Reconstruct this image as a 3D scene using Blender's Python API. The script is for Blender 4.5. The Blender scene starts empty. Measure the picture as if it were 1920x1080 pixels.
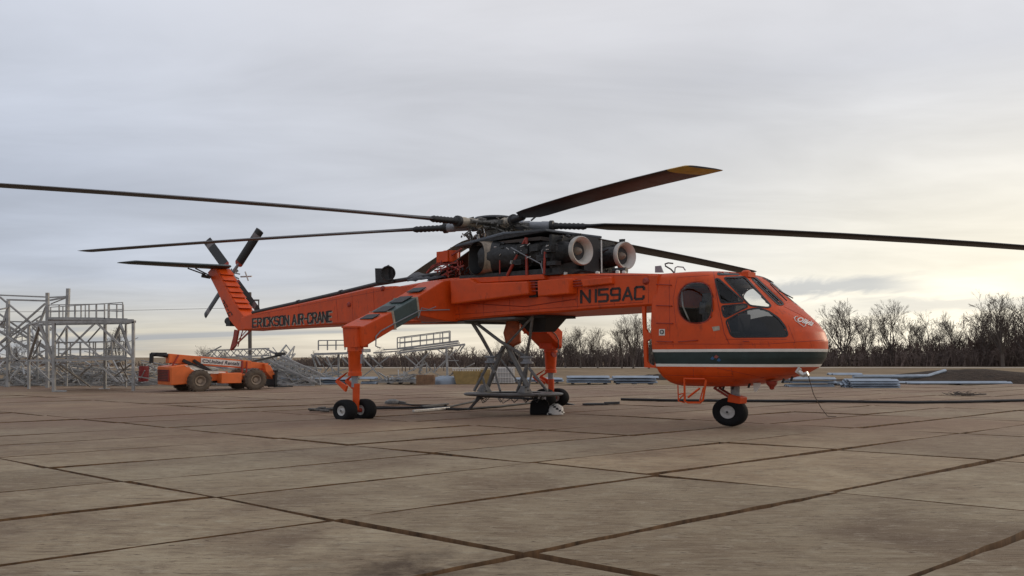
import bpy, bmesh, math, random
from mathutils import Vector, Matrix
from mathutils.bvhtree import BVHTree
from mathutils.geometry import delaunay_2d_cdt
R = math.radians
PI = math.pi
scene = bpy.context.scene
col = scene.collection

# ------------------------------------------------------------------ camera
FPX, YH, CAMH = 1417.9, 669.4, 1.682          # focal length and horizon row in photo pixels, eye height
PITCH = math.atan((YH - 540.0) / FPX)
cam_data = bpy.data.cameras.new('camera')
cam_data.sensor_width = 36.0
cam_data.lens = 36.0 * FPX / 1920.0
cam_data.clip_start = 0.1
cam_data.clip_end = 5000.0
cam = bpy.data.objects.new('camera', cam_data)
col.objects.link(cam)
cam.location = (0, 0, CAMH)
cam.rotation_euler = (R(90) + PITCH, 0, 0)
scene.camera = cam
CAM = Vector((0, 0, CAMH))

# ------------------------------------------------------------------ world / sky
SUN_EL, SUN_AZ = R(14), R(62)                 # azimuth measured from +Y towards +X
sun_dir = Vector((math.sin(SUN_AZ) * math.cos(SUN_EL), math.cos(SUN_AZ) * math.cos(SUN_EL), math.sin(SUN_EL)))
world = bpy.data.worlds.new("World")
scene.world = world
world.use_nodes = True
wt = world.node_tree
wt.nodes.clear()
def wn(t, **kw):
    n = wt.nodes.new(t)
    for k, v in kw.items(): setattr(n, k, v)
    return n
WL = wt.links.new
def wmath(op, a, b=None, clamp=False):
    n = wn('ShaderNodeMath', operation=op, use_clamp=clamp)
    for i, s in enumerate((a, b)):
        if s is None: continue
        if isinstance(s, (int, float)): n.inputs[i].default_value = s
        else: WL(s, n.inputs[i])
    return n.outputs[0]
wout = wn('ShaderNodeOutputWorld')
bg_sky = wn('ShaderNodeBackground'); bg_cloud = wn('ShaderNodeBackground'); wmix = wn('ShaderNodeMixShader')
sky = wn('ShaderNodeTexSky', sky_type='NISHITA', sun_disc=False, sun_elevation=SUN_EL, sun_rotation=SUN_AZ)
WL(sky.outputs[0], bg_sky.inputs[0]); bg_sky.inputs[1].default_value = 0.10
tc = wn('ShaderNodeTexCoord')
sep = wn('ShaderNodeSeparateXYZ'); WL(tc.outputs['Generated'], sep.inputs[0])
dx, dy, dz = sep.outputs
# cloud-deck coordinates: a flat layer seen in perspective
den = wmath('ADD', wmath('MAXIMUM', dz, 0.0), 0.10)
cx = wmath('DIVIDE', dx, den); cy = wmath('DIVIDE', dy, den)
cmb = wn('ShaderNodeCombineXYZ'); WL(cx, cmb.inputs[0]); WL(cy, cmb.inputs[1])
def wnoise(scale, detail, rough, sx=1, sy=1, off=0, dist=0.0):
    mp = wn('ShaderNodeMapping'); WL(cmb.outputs[0], mp.inputs[0])
    mp.inputs['Rotation'].default_value = (0, 0, R(-16)); mp.inputs['Scale'].default_value = (sx, sy, 1); mp.inputs['Location'].default_value = (off, off * .7, off * .3)
    n = wn('ShaderNodeTexNoise'); WL(mp.outputs[0], n.inputs['Vector'])
    n.inputs['Scale'].default_value = scale; n.inputs['Detail'].default_value = detail
    n.inputs['Roughness'].default_value = rough; n.inputs['Distortion'].default_value = dist
    return n.outputs[0]
n_big = wnoise(0.42, 5, .5, .7, 1.2, 3.1, .4)
n_mid = wnoise(1.2, 6, .55, .6, 1.15, 7.7, .5)
el_ramp = wn('ShaderNodeValToRGB')
WL(wmath('MULTIPLY', wmath('MAXIMUM', dz, 0.0), 1.6), el_ramp.inputs[0])
els = el_ramp.color_ramp.elements
els[0].position = 0.0; els[0].color = (.64, .56, .45, 1)
els[1].position = 1.0; els[1].color = (.605, .605, .64, 1)
for p, c in ((.05, (.66, .60, .49, 1)), (.095, (.54, .525, .505, 1)), (.15, (.455, .475, .525, 1)), (.30, (.465, .485, .54, 1)), (.50, (.56, .57, .61, 1)), (.7, (.62, .62, .65, 1))):
    e = els.new(p); e.color = c
# right side brighter and warmer: the low sun behind cloud
gdot = wn('ShaderNodeVectorMath', operation='DOT_PRODUCT'); WL(tc.outputs['Generated'], gdot.inputs[0])
gdir = Vector((math.sin(R(36)) * math.cos(R(7)), math.cos(R(36)) * math.cos(R(7)), math.sin(R(7))))
gdot.inputs[1].default_value = gdir
gpow = wmath('POWER', wmath('MAXIMUM', gdot.outputs['Value'], 0.0), 16.0)
gpow2 = wmath('POWER', wmath('MAXIMUM', gdot.outputs['Value'], 0.0), 3.0)
glow = wn('ShaderNodeMix', data_type='RGBA', blend_type='MIX')
gm = wn('ShaderNodeMapRange'); WL(dz, gm.inputs[0]); gm.inputs[1].default_value = .10; gm.inputs[2].default_value = .34; gm.inputs[3].default_value = 1; gm.inputs[4].default_value = .06
WL(wmath('MULTIPLY', wmath('ADD', wmath('MULTIPLY', gpow, .60), wmath('MULTIPLY', gpow2, .38), True), gm.outputs[0]), glow.inputs[0])
WL(el_ramp.outputs[0], glow.inputs[6]); glow.inputs[7].default_value = (1.02, .95, .79, 1)
# cloud shading
cl = wmath('ADD', wmath('MULTIPLY', wmath('SUBTRACT', n_big, .5), .62), wmath('MULTIPLY', wmath('SUBTRACT', n_mid, .5), .60))
clf = wmath('MULTIPLY', wmath('ADD', cl, 1.0), 1.17)
shade = wn('ShaderNodeVectorMath', operation='SCALE'); WL(glow.outputs[2], shade.inputs[0]); WL(clf, shade.inputs['Scale'])
# thin dark streaks low over the horizon
n_st = wnoise(0.55, 4, .5, .35, 1.5, 21.4, .5)
st = wn('ShaderNodeMapRange'); WL(n_st, st.inputs[0]); st.inputs[1].default_value = .53; st.inputs[2].default_value = .66
low = wn('ShaderNodeMapRange'); WL(dz, low.inputs[0]); low.inputs[1].default_value = .02; low.inputs[2].default_value = .20
low.inputs[3].default_value = 1; low.inputs[4].default_value = 0
streak = wn('ShaderNodeMix', data_type='RGBA'); WL(wmath('MULTIPLY', wmath('MULTIPLY', st.outputs[0], low.outputs[0]), .8), streak.inputs[0])
WL(shade.outputs[0], streak.inputs[6]); streak.inputs[7].default_value = (.43, .445, .47, 1)
az_ = wmath('DIVIDE', dx, wmath('MAXIMUM', dy, .05))                      # tangent of the bearing
wob_ = wmath('MULTIPLY', wmath('SUBTRACT', wnoise(2.2, 5, .6, 1.2, .6, 13.3, .6), .5), .035)
def wband(src, a, b, c, d):                                              # soft plateau between b and c
    r1 = wn('ShaderNodeMapRange', interpolation_type='SMOOTHSTEP'); WL(src, r1.inputs[0]); r1.inputs[1].default_value = a; r1.inputs[2].default_value = b
    r2 = wn('ShaderNodeMapRange', interpolation_type='SMOOTHSTEP'); WL(src, r2.inputs[0]); r2.inputs[1].default_value = c; r2.inputs[2].default_value = d; r2.inputs[3].default_value = 1; r2.inputs[4].default_value = 0
    return wmath('MULTIPLY', r1.outputs[0], r2.outputs[0])
el_ = wmath('ADD', dz, wob_)
bank = wmath('MULTIPLY', wband(az_, .22, .36, .47, .58), wband(el_, .070, .080, .088, .100))
bank2 = wmath('MULTIPLY', wband(az_, .30, .55, 1.2, 2.5), wband(el_, .045, .055, .062, .075))
bankm = wn('ShaderNodeMix', data_type='RGBA'); WL(wmath('MULTIPLY', wmath('MAXIMUM', bank, wmath('MULTIPLY', bank2, .6)), .75), bankm.inputs[0])
WL(streak.outputs[2], bankm.inputs[6]); bankm.inputs[7].default_value = (.50, .52, .55, 1)
lf_ = wn('ShaderNodeMapRange', interpolation_type='SMOOTHSTEP'); WL(az_, lf_.inputs[0]); lf_.inputs[1].default_value = -.75; lf_.inputs[2].default_value = .1; lf_.inputs[3].default_value = 1; lf_.inputs[4].default_value = 0
lfm = wn('ShaderNodeMix', data_type='RGBA', blend_type='MULTIPLY'); WL(lf_.outputs[0], lfm.inputs[0]); WL(bankm.outputs[2], lfm.inputs[6]); lfm.inputs[7].default_value = (.90, .94, 1.0, 1)
WL(lfm.outputs[2], bg_cloud.inputs[0]); bg_cloud.inputs[1].default_value = 1.0
wmix.inputs[0].default_value = .93
WL(bg_sky.outputs[0], wmix.inputs[1]); WL(bg_cloud.outputs[0], wmix.inputs[2]); WL(wmix.outputs[0], wout.inputs[0])

# ------------------------------------------------------------------ sun (veiled by cloud)
sl = bpy.data.lights.new('sun', 'SUN'); sl.energy = 0.9; sl.angle = R(14); sl.color = (1.0, .84, .62)
so = bpy.data.objects.new('sun', sl); col.objects.link(so)
so.rotation_euler = sun_dir.to_track_quat('Z', 'Y').to_euler()

vs = scene.view_settings
vs.view_transform = 'Standard'; vs.look = 'None'; vs.exposure = 0.0; vs.gamma = 1.0; vs.use_curve_mapping = False

# ------------------------------------------------------------------ rays
_c, _s = math.cos(PITCH), math.sin(PITCH)
def ray(u, v):
    x = (u - 960.0) / FPX; y = (540.0 - v) / FPX
    return Vector((x, _c - y * _s, _s + y * _c))
def proj(p):
    X, Y, Z = p[0], p[1], p[2] - CAMH
    zc = Y * _c + Z * _s; yc = Z * _c - Y * _s
    return 960 + FPX * X / zc, 540 - FPX * yc / zc
def gp(u, v, z=0.0):
    d = ray(u, v); t = (z - CAMH) / d.z
    return Vector((d.x * t, d.y * t, z))
def at(u, v, Y):
    d = ray(u, v); t = Y / d.y
    return Vector((d.x * t, Y, CAMH + d.z * t))

# ------------------------------------------------------------------ materials
MATS = {}
def mat(name, base, rough=.6, metal=0.0, var=0.0, scale=6.0, detail=6, spec=.5, bump=0.0, bscale=40, var2=None, vecscale=None, coat=0.0, dirt=None):
    if name in MATS: return MATS[name]
    m = bpy.data.materials.new(name); m.use_nodes = True
    nt = m.node_tree; b = nt.nodes['Principled BSDF']
    b.inputs['Base Color'].default_value = (*base, 1); b.inputs['Roughness'].default_value = rough
    b.inputs['Metallic'].default_value = metal; b.inputs['Specular IOR Level'].default_value = spec
    b.inputs['Coat Weight'].default_value = coat
    def coord(sc):
        t = nt.nodes.new('ShaderNodeTexCoord'); mp = nt.nodes.new('ShaderNodeMapping')
        nt.links.new(t.outputs['Object'], mp.inputs[0]); mp.inputs['Scale'].default_value = sc
        return mp.outputs[0]
    if var or dirt:
        n = nt.nodes.new('ShaderNodeTexNoise'); n.inputs['Scale'].default_value = scale; n.inputs['Detail'].default_value = detail
        n.inputs['Roughness'].default_value = .62
        nt.links.new(coord(vecscale or (1, 1, 1)), n.inputs['Vector'])
        r = nt.nodes.new('ShaderNodeValToRGB'); nt.links.new(n.outputs[0], r.inputs[0])
        lo = var2 if var2 else tuple(x * (1 - var) for x in base)
        hi = tuple(min(1, x * (1 + var)) for x in base)
        r.color_ramp.elements[0].position = .32; r.color_ramp.elements[0].color = (*lo, 1)
        r.color_ramp.elements[1].position = .68; r.color_ramp.elements[1].color = (*hi, 1)
        out = r.outputs[0]
        if dirt:
            n2 = nt.nodes.new('ShaderNodeTexNoise'); n2.inputs['Scale'].default_value = dirt[1]; n2.inputs['Detail'].default_value = 8
            n2.inputs['Roughness'].default_value = .7
            nt.links.new(coord(dirt[3] if len(dirt) > 3 else (1, 1, 1)), n2.inputs['Vector'])
            mr = nt.nodes.new('ShaderNodeMapRange'); nt.links.new(n2.outputs[0], mr.inputs[0])
            mr.inputs[1].default_value = dirt[2]; mr.inputs[2].default_value = dirt[2] + .18
            mx = nt.nodes.new('ShaderNodeMix'); mx.data_type = 'RGBA'
            mul = nt.nodes.new('ShaderNodeMath'); mul.operation = 'MULTIPLY'; nt.links.new(mr.outputs[0], mul.inputs[0]); mul.inputs[1].default_value = .75
            nt.links.new(mul.outputs[0], mx.inputs[0]); nt.links.new(out, mx.inputs[6]); mx.inputs[7].default_value = (*dirt[0], 1)
            out = mx.outputs[2]
        nt.links.new(out, b.inputs['Base Color'])
        rr = nt.nodes.new('ShaderNodeMapRange'); nt.links.new(n.outputs[0], rr.inputs[0])
        rr.inputs[3].default_value = max(0.05, rough - .1); rr.inputs[4].default_value = min(1, rough + .12)
        nt.links.new(rr.outputs[0], b.inputs['Roughness'])
    if bump:
        n = nt.nodes.new('ShaderNodeTexNoise'); n.inputs['Scale'].default_value = bscale; n.inputs['Detail'].default_value = 5
        nt.links.new(coord((1, 1, 1)), n.inputs['Vector'])
        bp = nt.nodes.new('ShaderNodeBump'); bp.inputs['Strength'].default_value = bump; bp.inputs['Distance'].default_value = .02
        nt.links.new(n.outputs[0], bp.inputs['Height']); nt.links.new(bp.outputs[0], b.inputs['Normal'])
    MATS[name] = m
    return m
ORANGE = mat('orange_paint', (.62, .068, .005), .42, var=.13, scale=2.2, spec=.38, bump=.05, bscale=4, dirt=((.16, .028, .012), 3.4, .57, (1.6, 1.6, .8)))
ORANGE_IN = mat('cabin_lining', (.10, .10, .10), .8)
REDPAINT = mat('dark_red_paint', (.30, .03, .015), .45, var=.2, scale=5)
GREEN = mat('dark_green_paint', (.014, .030, .030), .4, var=.2, scale=4)
GREENSLEEVE = mat('grey_green_paint', (.055, .085, .080), .4, var=.15, scale=4, dirt=((.02, .025, .025), 3, .6))
WHITE = mat('white_paint', (.70, .67, .62), .45, var=.07, scale=5)
BLACK = mat('black_paint', (.012, .012, .013), .5)
LETTER = mat('letter_black', (.03, .018, .016), .6, var=.4, scale=9)
RUBBER = mat('tyre_rubber', (.008, .008, .0085), .8, spec=.25, var=.3, scale=12, bump=.15, bscale=60)
RIM = mat('wheel_rim_grey', (.42, .41, .39), .5, var=.15, scale=14)
BLADE = mat('blade_dark', (.010, .0085, .0085), .45, var=.35, scale=1.5, dirt=((.03, .013, .010), 1.2, .6))
BLADEYEL = mat('blade_tip_yellow', (.50, .30, .05), .5, var=.2, scale=6)
BEIGE = mat('cuff_beige', (.38, .33, .26), .55, var=.25, scale=14)
GREYMET = mat('sleeve_grey', (.24, .25, .27), .45, var=.15, scale=14)
DARKMET = mat('dark_metal', (.045, .045, .047), .45, metal=.3, var=.5, scale=12)
HUBMIX = mat('hub_mixed_metal', (.11, .105, .095), .5, metal=.3, var=.7, scale=10)
SILVER = mat('bright_fittings', (.55, .53, .50), .35, metal=.6, var=.2, scale=10)
ENGINE = mat('engine_black', (.020, .0195, .020), .55, var=.7, scale=8, bump=.9, bscale=9)
EXHAUST = mat('exhaust_steel', (.26, .21, .16), .42, metal=.5, var=.35, scale=6, vecscale=(1, 1, .3), dirt=((.05, .04, .035), 4, .52))
INTAKE = mat('intake_beige', (.46, .435, .395), .42, metal=.25, var=.14, scale=5, dirt=((.20, .13, .08), 3, .60))
TARP = mat('black_tarp', (.030, .029, .034), .6, bump=.6, bscale=6)
DECKGREY = mat('fairing_grey', (.075, .085, .10), .5, var=.3, scale=6)
UNDER = mat('underside_grey', (.10, .10, .10), .6, var=.3, scale=4)
STEEL = mat('galvanised_steel', (.33, .325, .315), .5, metal=.25, var=.3, scale=3, dirt=((.14, .10, .07), 1.5, .55))
STEELBLUE = mat('blue_grey_steel', (.30, .35, .41), .45, metal=.3, var=.25, scale=1.2, vecscale=(1, 3, 3))
FRAMEGREY = mat('frame_grey_paint', (.15, .145, .14), .5, var=.3, scale=6, dirt=((.05, .045, .04), 5, .55))
DARKPIPE = mat('dark_pipe', (.040, .038, .040), .5, var=.3, scale=4)
HOSE = mat('black_hose', (.012, .011, .011), .6)
PANELTEXT = mat('sign_ink', (.02, .025, .04), .6)
TELE = mat('handler_orange', (.72, .15, .030), .5, var=.12, scale=2, dirt=((.22, .07, .03), 2.4, .60))
TELERED = mat('handler_red', (.30, .035, .02), .6, var=.15, scale=4)
TYREMUD = mat('muddy_tyre', (.10, .075, .055), .9, var=.3, scale=5, bump=.5, bscale=14)
YELLOW = mat('rusty_yellow_paint', (.27, .185, .065), .6, var=.25, scale=3, dirt=((.16, .08, .03), 2, .55))
BROWNWOOD = mat('crate_brown', (.21, .12, .065), .8, var=.3, scale=4)
TOTE = mat('white_plastic', (.62, .60, .56), .6, var=.08)
POLE = mat('pole_wood', (.11, .095, .085), .85)
BARK = mat('bare_bark', (.105, .083, .070), .9, var=.25, scale=2)  # lightened so the far trees look hazed, no haze volume built
BARKGREY = mat('bare_bark_grey', (.085, .068, .060), .9, var=.25, scale=2)
BRUSHHAZE = mat('brush_twigs_hazed', (.125, .092, .078), .95, var=.35, scale=.25)  # paler than the dark twigs: distance haze put into the colour
BRUSHDARK = mat('brush_twigs_dark', (.105, .070, .055), .95, var=.35, scale=.25)
def glass_mat(name, tint, gloss):
    m = bpy.data.materials.new(name); m.use_nodes = True
    nt = m.node_tree; nt.nodes.clear()
    o = nt.nodes.new('ShaderNodeOutputMaterial'); mx = nt.nodes.new('ShaderNodeMixShader')
    t = nt.nodes.new('ShaderNodeBsdfTransparent'); t.inputs[0].default_value = (*tint, 1)
    g = nt.nodes.new('ShaderNodeBsdfGlossy'); g.inputs['Roughness'].default_value = .05; g.inputs[0].default_value = (.9, .9, .9, 1)
    fr = nt.nodes.new('ShaderNodeFresnel'); fr.inputs[0].default_value = gloss
    nt.links.new(fr.outputs[0], mx.inputs[0]); nt.links.new(t.outputs[0], mx.inputs[1]); nt.links.new(g.outputs[0], mx.inputs[2])
    nt.links.new(mx.outputs[0], o.inputs[0])
    return m
GLASS = glass_mat('window_glass', (.90, .91, .91), 1.42)
GLASSDARK = glass_mat('window_glass_tinted', (.20, .21, .24), 1.5)

# ------------------------------------------------------------------ mesh builder
class MB:
    def __init__(self): self.v = []; self.f = []; self.m = []; self.cur = 0
    def add(self, vs, fs):
        o = len(self.v); self.v.extend([tuple(p) for p in vs])
        self.f.extend([tuple(i + o for i in f) for f in fs]); self.m.extend([self.cur] * len(fs)); return self
    def box8(self, c):                      # c: 8 corners, bottom ring 0-3, top ring 4-7
        return self.add(c, [(3, 2, 1, 0), (4, 5, 6, 7), (0, 1, 5, 4), (1, 2, 6, 5), (2, 3, 7, 6), (3, 0, 4, 7)])
    def box(self, x0, x1, y0, y1, z0, z1, f=None):
        f = f or (lambda a, b, c: Vector((a, b, c)))
        return self.box8([f(x0, y0, z0), f(x1, y0, z0), f(x1, y1, z0), f(x0, y1, z0), f(x0, y0, z1), f(x1, y0, z1), f(x1, y1, z1), f(x0, y1, z1)])
    def bar(self, p, q, w, h=None, up=Vector((0, 0, 1))):
        h = h or w; p = Vector(p); q = Vector(q); d = (q - p)
        if d.length < 1e-6: return self
        d.normalize(); s = d.cross(up)
        if s.length < 1e-3: s = d.cross(Vector((1, 0, 0)))
        s.normalize(); t = s.cross(d); s *= w / 2; t *= h / 2
        return self.box8([p - s - t, p + s - t, q + s - t, q - s - t, p - s + t, p + s + t, q + s + t, q - s + t])
    def tube(self, pts, r, n=8, cap=True):
        pts = [Vector(p) for p in pts]; k = len(pts)
        rs = r if isinstance(r, (list, tuple)) else [r] * k
        prev = None; vs = []
        for i, p in enumerate(pts):
            d = (pts[min(i + 1, k - 1)] - pts[max(i - 1, 0)])
            if d.length < 1e-9: d = Vector((0, 0, 1))
            d.normalize()
            if prev is None:
                a = Vector((0, 0, 1)) if abs(d.z) < .9 else Vector((1, 0, 0))
                s = d.cross(a).normalized()
            else:
                s = prev - d * prev.dot(d)
                s = s.normalized() if s.length > 1e-6 else d.orthogonal().normalized()
            prev = s; t = d.cross(s)
            for j in range(n):
                an = 2 * PI * j / n
                vs.append(p + (s * math.cos(an) + t * math.sin(an)) * rs[i])
        fs = [(i * n + j, i * n + (j + 1) % n, (i + 1) * n + (j + 1) % n, (i + 1) * n + j) for i in range(k - 1) for j in range(n)]
        if cap: fs += [tuple(range(n - 1, -1, -1)), tuple((k - 1) * n + j for j in range(n))]
        return self.add(vs, fs)
    def loft(self, rings, cap0=True, cap1=True, closed=True):
        n = len(rings[0]); vs = [p for r in rings for p in r]; k = len(rings)
        m = n if closed else n - 1
        fs = [(i * n + j, i * n + (j + 1) % n, (i + 1) * n + (j + 1) % n, (i + 1) * n + j) for i in range(k - 1) for j in range(m)]
        if cap0: fs.append(tuple(range(n - 1, -1, -1)))
        if cap1: fs.append(tuple((k - 1) * n + j for j in range(n)))
        return self.add(vs, fs)
    def lathe(self, o, ez, ex, ey, prof, n=28, cap=False):   # prof: (radius, along)
        rings = [[o + ez * z + ex * (r * math.cos(2 * PI * j / n)) + ey * (r * math.sin(2 * PI * j / n)) for j in range(n)] for r, z in prof]
        return self.loft(rings, cap, cap)
    def prism(self, poly, ext):
        poly = [Vector(p) for p in poly]; n = len(poly); ext = Vector(ext)
        vs = poly + [p + ext for p in poly]
        return self.add(vs, [tuple(range(n - 1, -1, -1)), tuple(range(n, 2 * n))] + [(i, (i + 1) % n, n + (i + 1) % n, n + i) for i in range(n)])
    def build(self, name, mats, parent=None, loc=None, smooth=35, recalc=True, bevel=0.0):
        me = bpy.data.meshes.new(name)
        me.from_pydata(self.v, [], self.f)
        if not isinstance(mats, (list, tuple)): mats = [mats]
        for m in mats: me.materials.append(m)
        if any(self.m): me.polygons.foreach_set('material_index', self.m)
        if recalc:
            bm = bmesh.new(); bm.from_mesh(me); bmesh.ops.recalc_face_normals(bm, faces=bm.faces); bm.to_mesh(me); bm.free()
        if smooth:
            me.polygons.foreach_set('use_smooth', [True] * len(me.polygons))
            me.set_sharp_from_angle(angle=R(smooth))
        me.update()
        o = bpy.data.objects.new(name, me); col.objects.link(o)
        if parent: o.parent = parent
        if loc is not None: o.location = loc
        if bevel:
            bv = o.modifiers.new('bevel', 'BEVEL'); bv.width = bevel; bv.segments = 2; bv.limit_method = 'ANGLE'; bv.angle_limit = R(40)
        return o
def build_each(mb, name, mats, parent=None, loc=None, smooth=35, bevel=0.0):
    # one object for every connected piece of the builder
    par = list(range(len(mb.v)))
    def find(i):
        while par[i] != i: par[i] = par[par[i]]; i = par[i]
        return i
    for f in mb.f:
        r0 = find(f[0])
        for i in f[1:]: par[find(i)] = r0
    groups = {}
    for k, f in enumerate(mb.f): groups.setdefault(find(f[0]), []).append(k)
    out = []
    for ks in groups.values():
        ids = sorted({i for k in ks for i in mb.f[k]}); mp = {i: n for n, i in enumerate(ids)}
        q = MB(); q.v = [mb.v[i] for i in ids]; q.f = [tuple(mp[i] for i in mb.f[k]) for k in ks]; q.m = [mb.m[k] for k in ks]
        out.append(q.build(name, mats, parent, loc, smooth, True, bevel))
    return out
def tag(o, label=None, cat=None, group=None, kind=None):
    if label: o['label'] = label
    if cat: o['category'] = cat
    if group: o['group'] = group
    if kind: o['kind'] = kind
    return o
def thing(name, loc, label, cat, group=None, rz=0):
    o = bpy.data.objects.new(name, None); col.objects.link(o); o.location = loc; o.rotation_euler = (0, 0, rz)
    o.empty_display_size = .3
    return tag(o, label, cat, group)
def copy_tree(o, parent=None):
    c = o.copy(); col.objects.link(c)
    if parent: c.parent = parent
    for ch in list(o.children): copy_tree(ch, c)
    return c
def text_tris(s, bold=0.0, shear=0.0, size=1.0):
    cu = bpy.data.curves.new('lettering', 'FONT'); cu.body = s; cu.size = size; cu.offset = bold; cu.shear = shear; cu.resolution_u = 3
    ob = bpy.data.objects.new('lettering_tmp', cu); col.objects.link(ob)
    dg = bpy.context.evaluated_depsgraph_get(); me = bpy.data.meshes.new_from_object(ob.evaluated_get(dg))
    vs = [tuple(v.co[:2]) for v in me.vertices]; fs = [tuple(p.vertices) for p in me.polygons]
    bpy.data.objects.remove(ob); bpy.data.meshes.remove(me)
    x0 = min(v[0] for v in vs); x1 = max(v[0] for v in vs); y0 = min(v[1] for v in vs); y1 = max(v[1] for v in vs)
    return [((x - x0) / (x1 - x0), (y - y0) / (y1 - y0)) for x, y in vs], fs
def inpoly(x, y, poly):
    ins = False; n = len(poly); j = n - 1
    for i in range(n):
        xi, yi = poly[i]; xj, yj = poly[j]
        if (yi > y) != (yj > y) and x < (xj - xi) * (y - yi) / (yj - yi) + xi: ins = not ins
        j = i
    return ins
# ================================================================== ground
rng = random.Random(5)
def node_mat(name):
    m = bpy.data.materials.new(name); m.use_nodes = True
    nt = m.node_tree; return m, nt, nt.nodes['Principled BSDF']
def ground_mat(name, c1, c2, c3, s1, s2, stretch=(1, 1, 1), bump=.4, rough=.95, bs=12, bd=.05):
    m, nt, b = node_mat(name); L = nt.links.new
    t = nt.nodes.new('ShaderNodeTexCoord'); mp = nt.nodes.new('ShaderNodeMapping'); L(t.outputs['Object'], mp.inputs[0]); mp.inputs['Scale'].default_value = stretch
    n1 = nt.nodes.new('ShaderNodeTexNoise'); n1.inputs['Scale'].default_value = s1; n1.inputs['Detail'].default_value = 8; n1.inputs['Roughness'].default_value = .65; L(mp.outputs[0], n1.inputs['Vector'])
    n2 = nt.nodes.new('ShaderNodeTexNoise'); n2.inputs['Scale'].default_value = s2; n2.inputs['Detail'].default_value = 8; n2.inputs['Roughness'].default_value = .7; L(mp.outputs[0], n2.inputs['Vector'])
    r1 = nt.nodes.new('ShaderNodeValToRGB'); L(n1.outputs[0], r1.inputs[0])
    r1.color_ramp.elements[0].position = .35; r1.color_ramp.elements[0].color = (*c1, 1); r1.color_ramp.elements[1].position = .65; r1.color_ramp.elements[1].color = (*c2, 1)
    mr = nt.nodes.new('ShaderNodeMapRange'); L(n2.outputs[0], mr.inputs[0]); mr.inputs[1].default_value = .52; mr.inputs[2].default_value = .72
    mx = nt.nodes.new('ShaderNodeMix'); mx.data_type = 'RGBA'; L(mr.outputs[0], mx.inputs[0]); L(r1.outputs[0], mx.inputs[6]); mx.inputs[7].default_value = (*c3, 1)
    L(mx.outputs[2], b.inputs['Base Color']); b.inputs['Roughness'].default_value = rough; b.inputs['Specular IOR Level'].default_value = .2
    n3 = nt.nodes.new('ShaderNodeTexNoise'); n3.inputs['Scale'].default_value = bs; n3.inputs['Detail'].default_value = 6; L(mp.outputs[0], n3.inputs['Vector'])
    bp = nt.nodes.new('ShaderNodeBump'); bp.inputs['Strength'].default_value = bump; bp.inputs['Distance'].default_value = bd; L(n3.outputs[0], bp.inputs['Height']); L(bp.outputs[0], b.inputs['Normal'])
    return m
GRASS = ground_mat('dry_grass', (.17, .115, .065), (.27, .195, .115), (.11, .075, .045), .12, .5, (1, .35, 1))
mb = MB(); S = 3000
mb.add([(-S, -60, -.14), (S, -60, -.14), (S, S, -.14), (-S, S, -.14)], [(0, 1, 2, 3)])
tag(mb.build('ground', GRASS, smooth=0, recalc=False), kind='structure')
DIRT = ground_mat('packed_dirt', (.12, .075, .045), (.19, .125, .08), (.085, .052, .034), .6, 2.2, (1, .6, 1))
mb = MB(); mb.add([(-70, -8, -.125), (75, -8, -.125), (75, 49, -.125), (-70, 49, -.125)], [(0, 1, 2, 3)])
tag(mb.build('dirt_yard', DIRT, smooth=0, recalc=False), kind='structure')
# pale road far off, right of centre
ROAD = ground_mat('pale_gravel_road', (.40, .35, .28), (.50, .44, .36), (.33, .28, .22), .3, 1.0)
mb = MB(); mb.add([(-90, 124, -.13), (400, 131, -.13), (400, 141, -.13), (-90, 134, -.13)], [(0, 1, 2, 3)])
tag(mb.build('road', ROAD, smooth=0, recalc=False), kind='structure')

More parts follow.
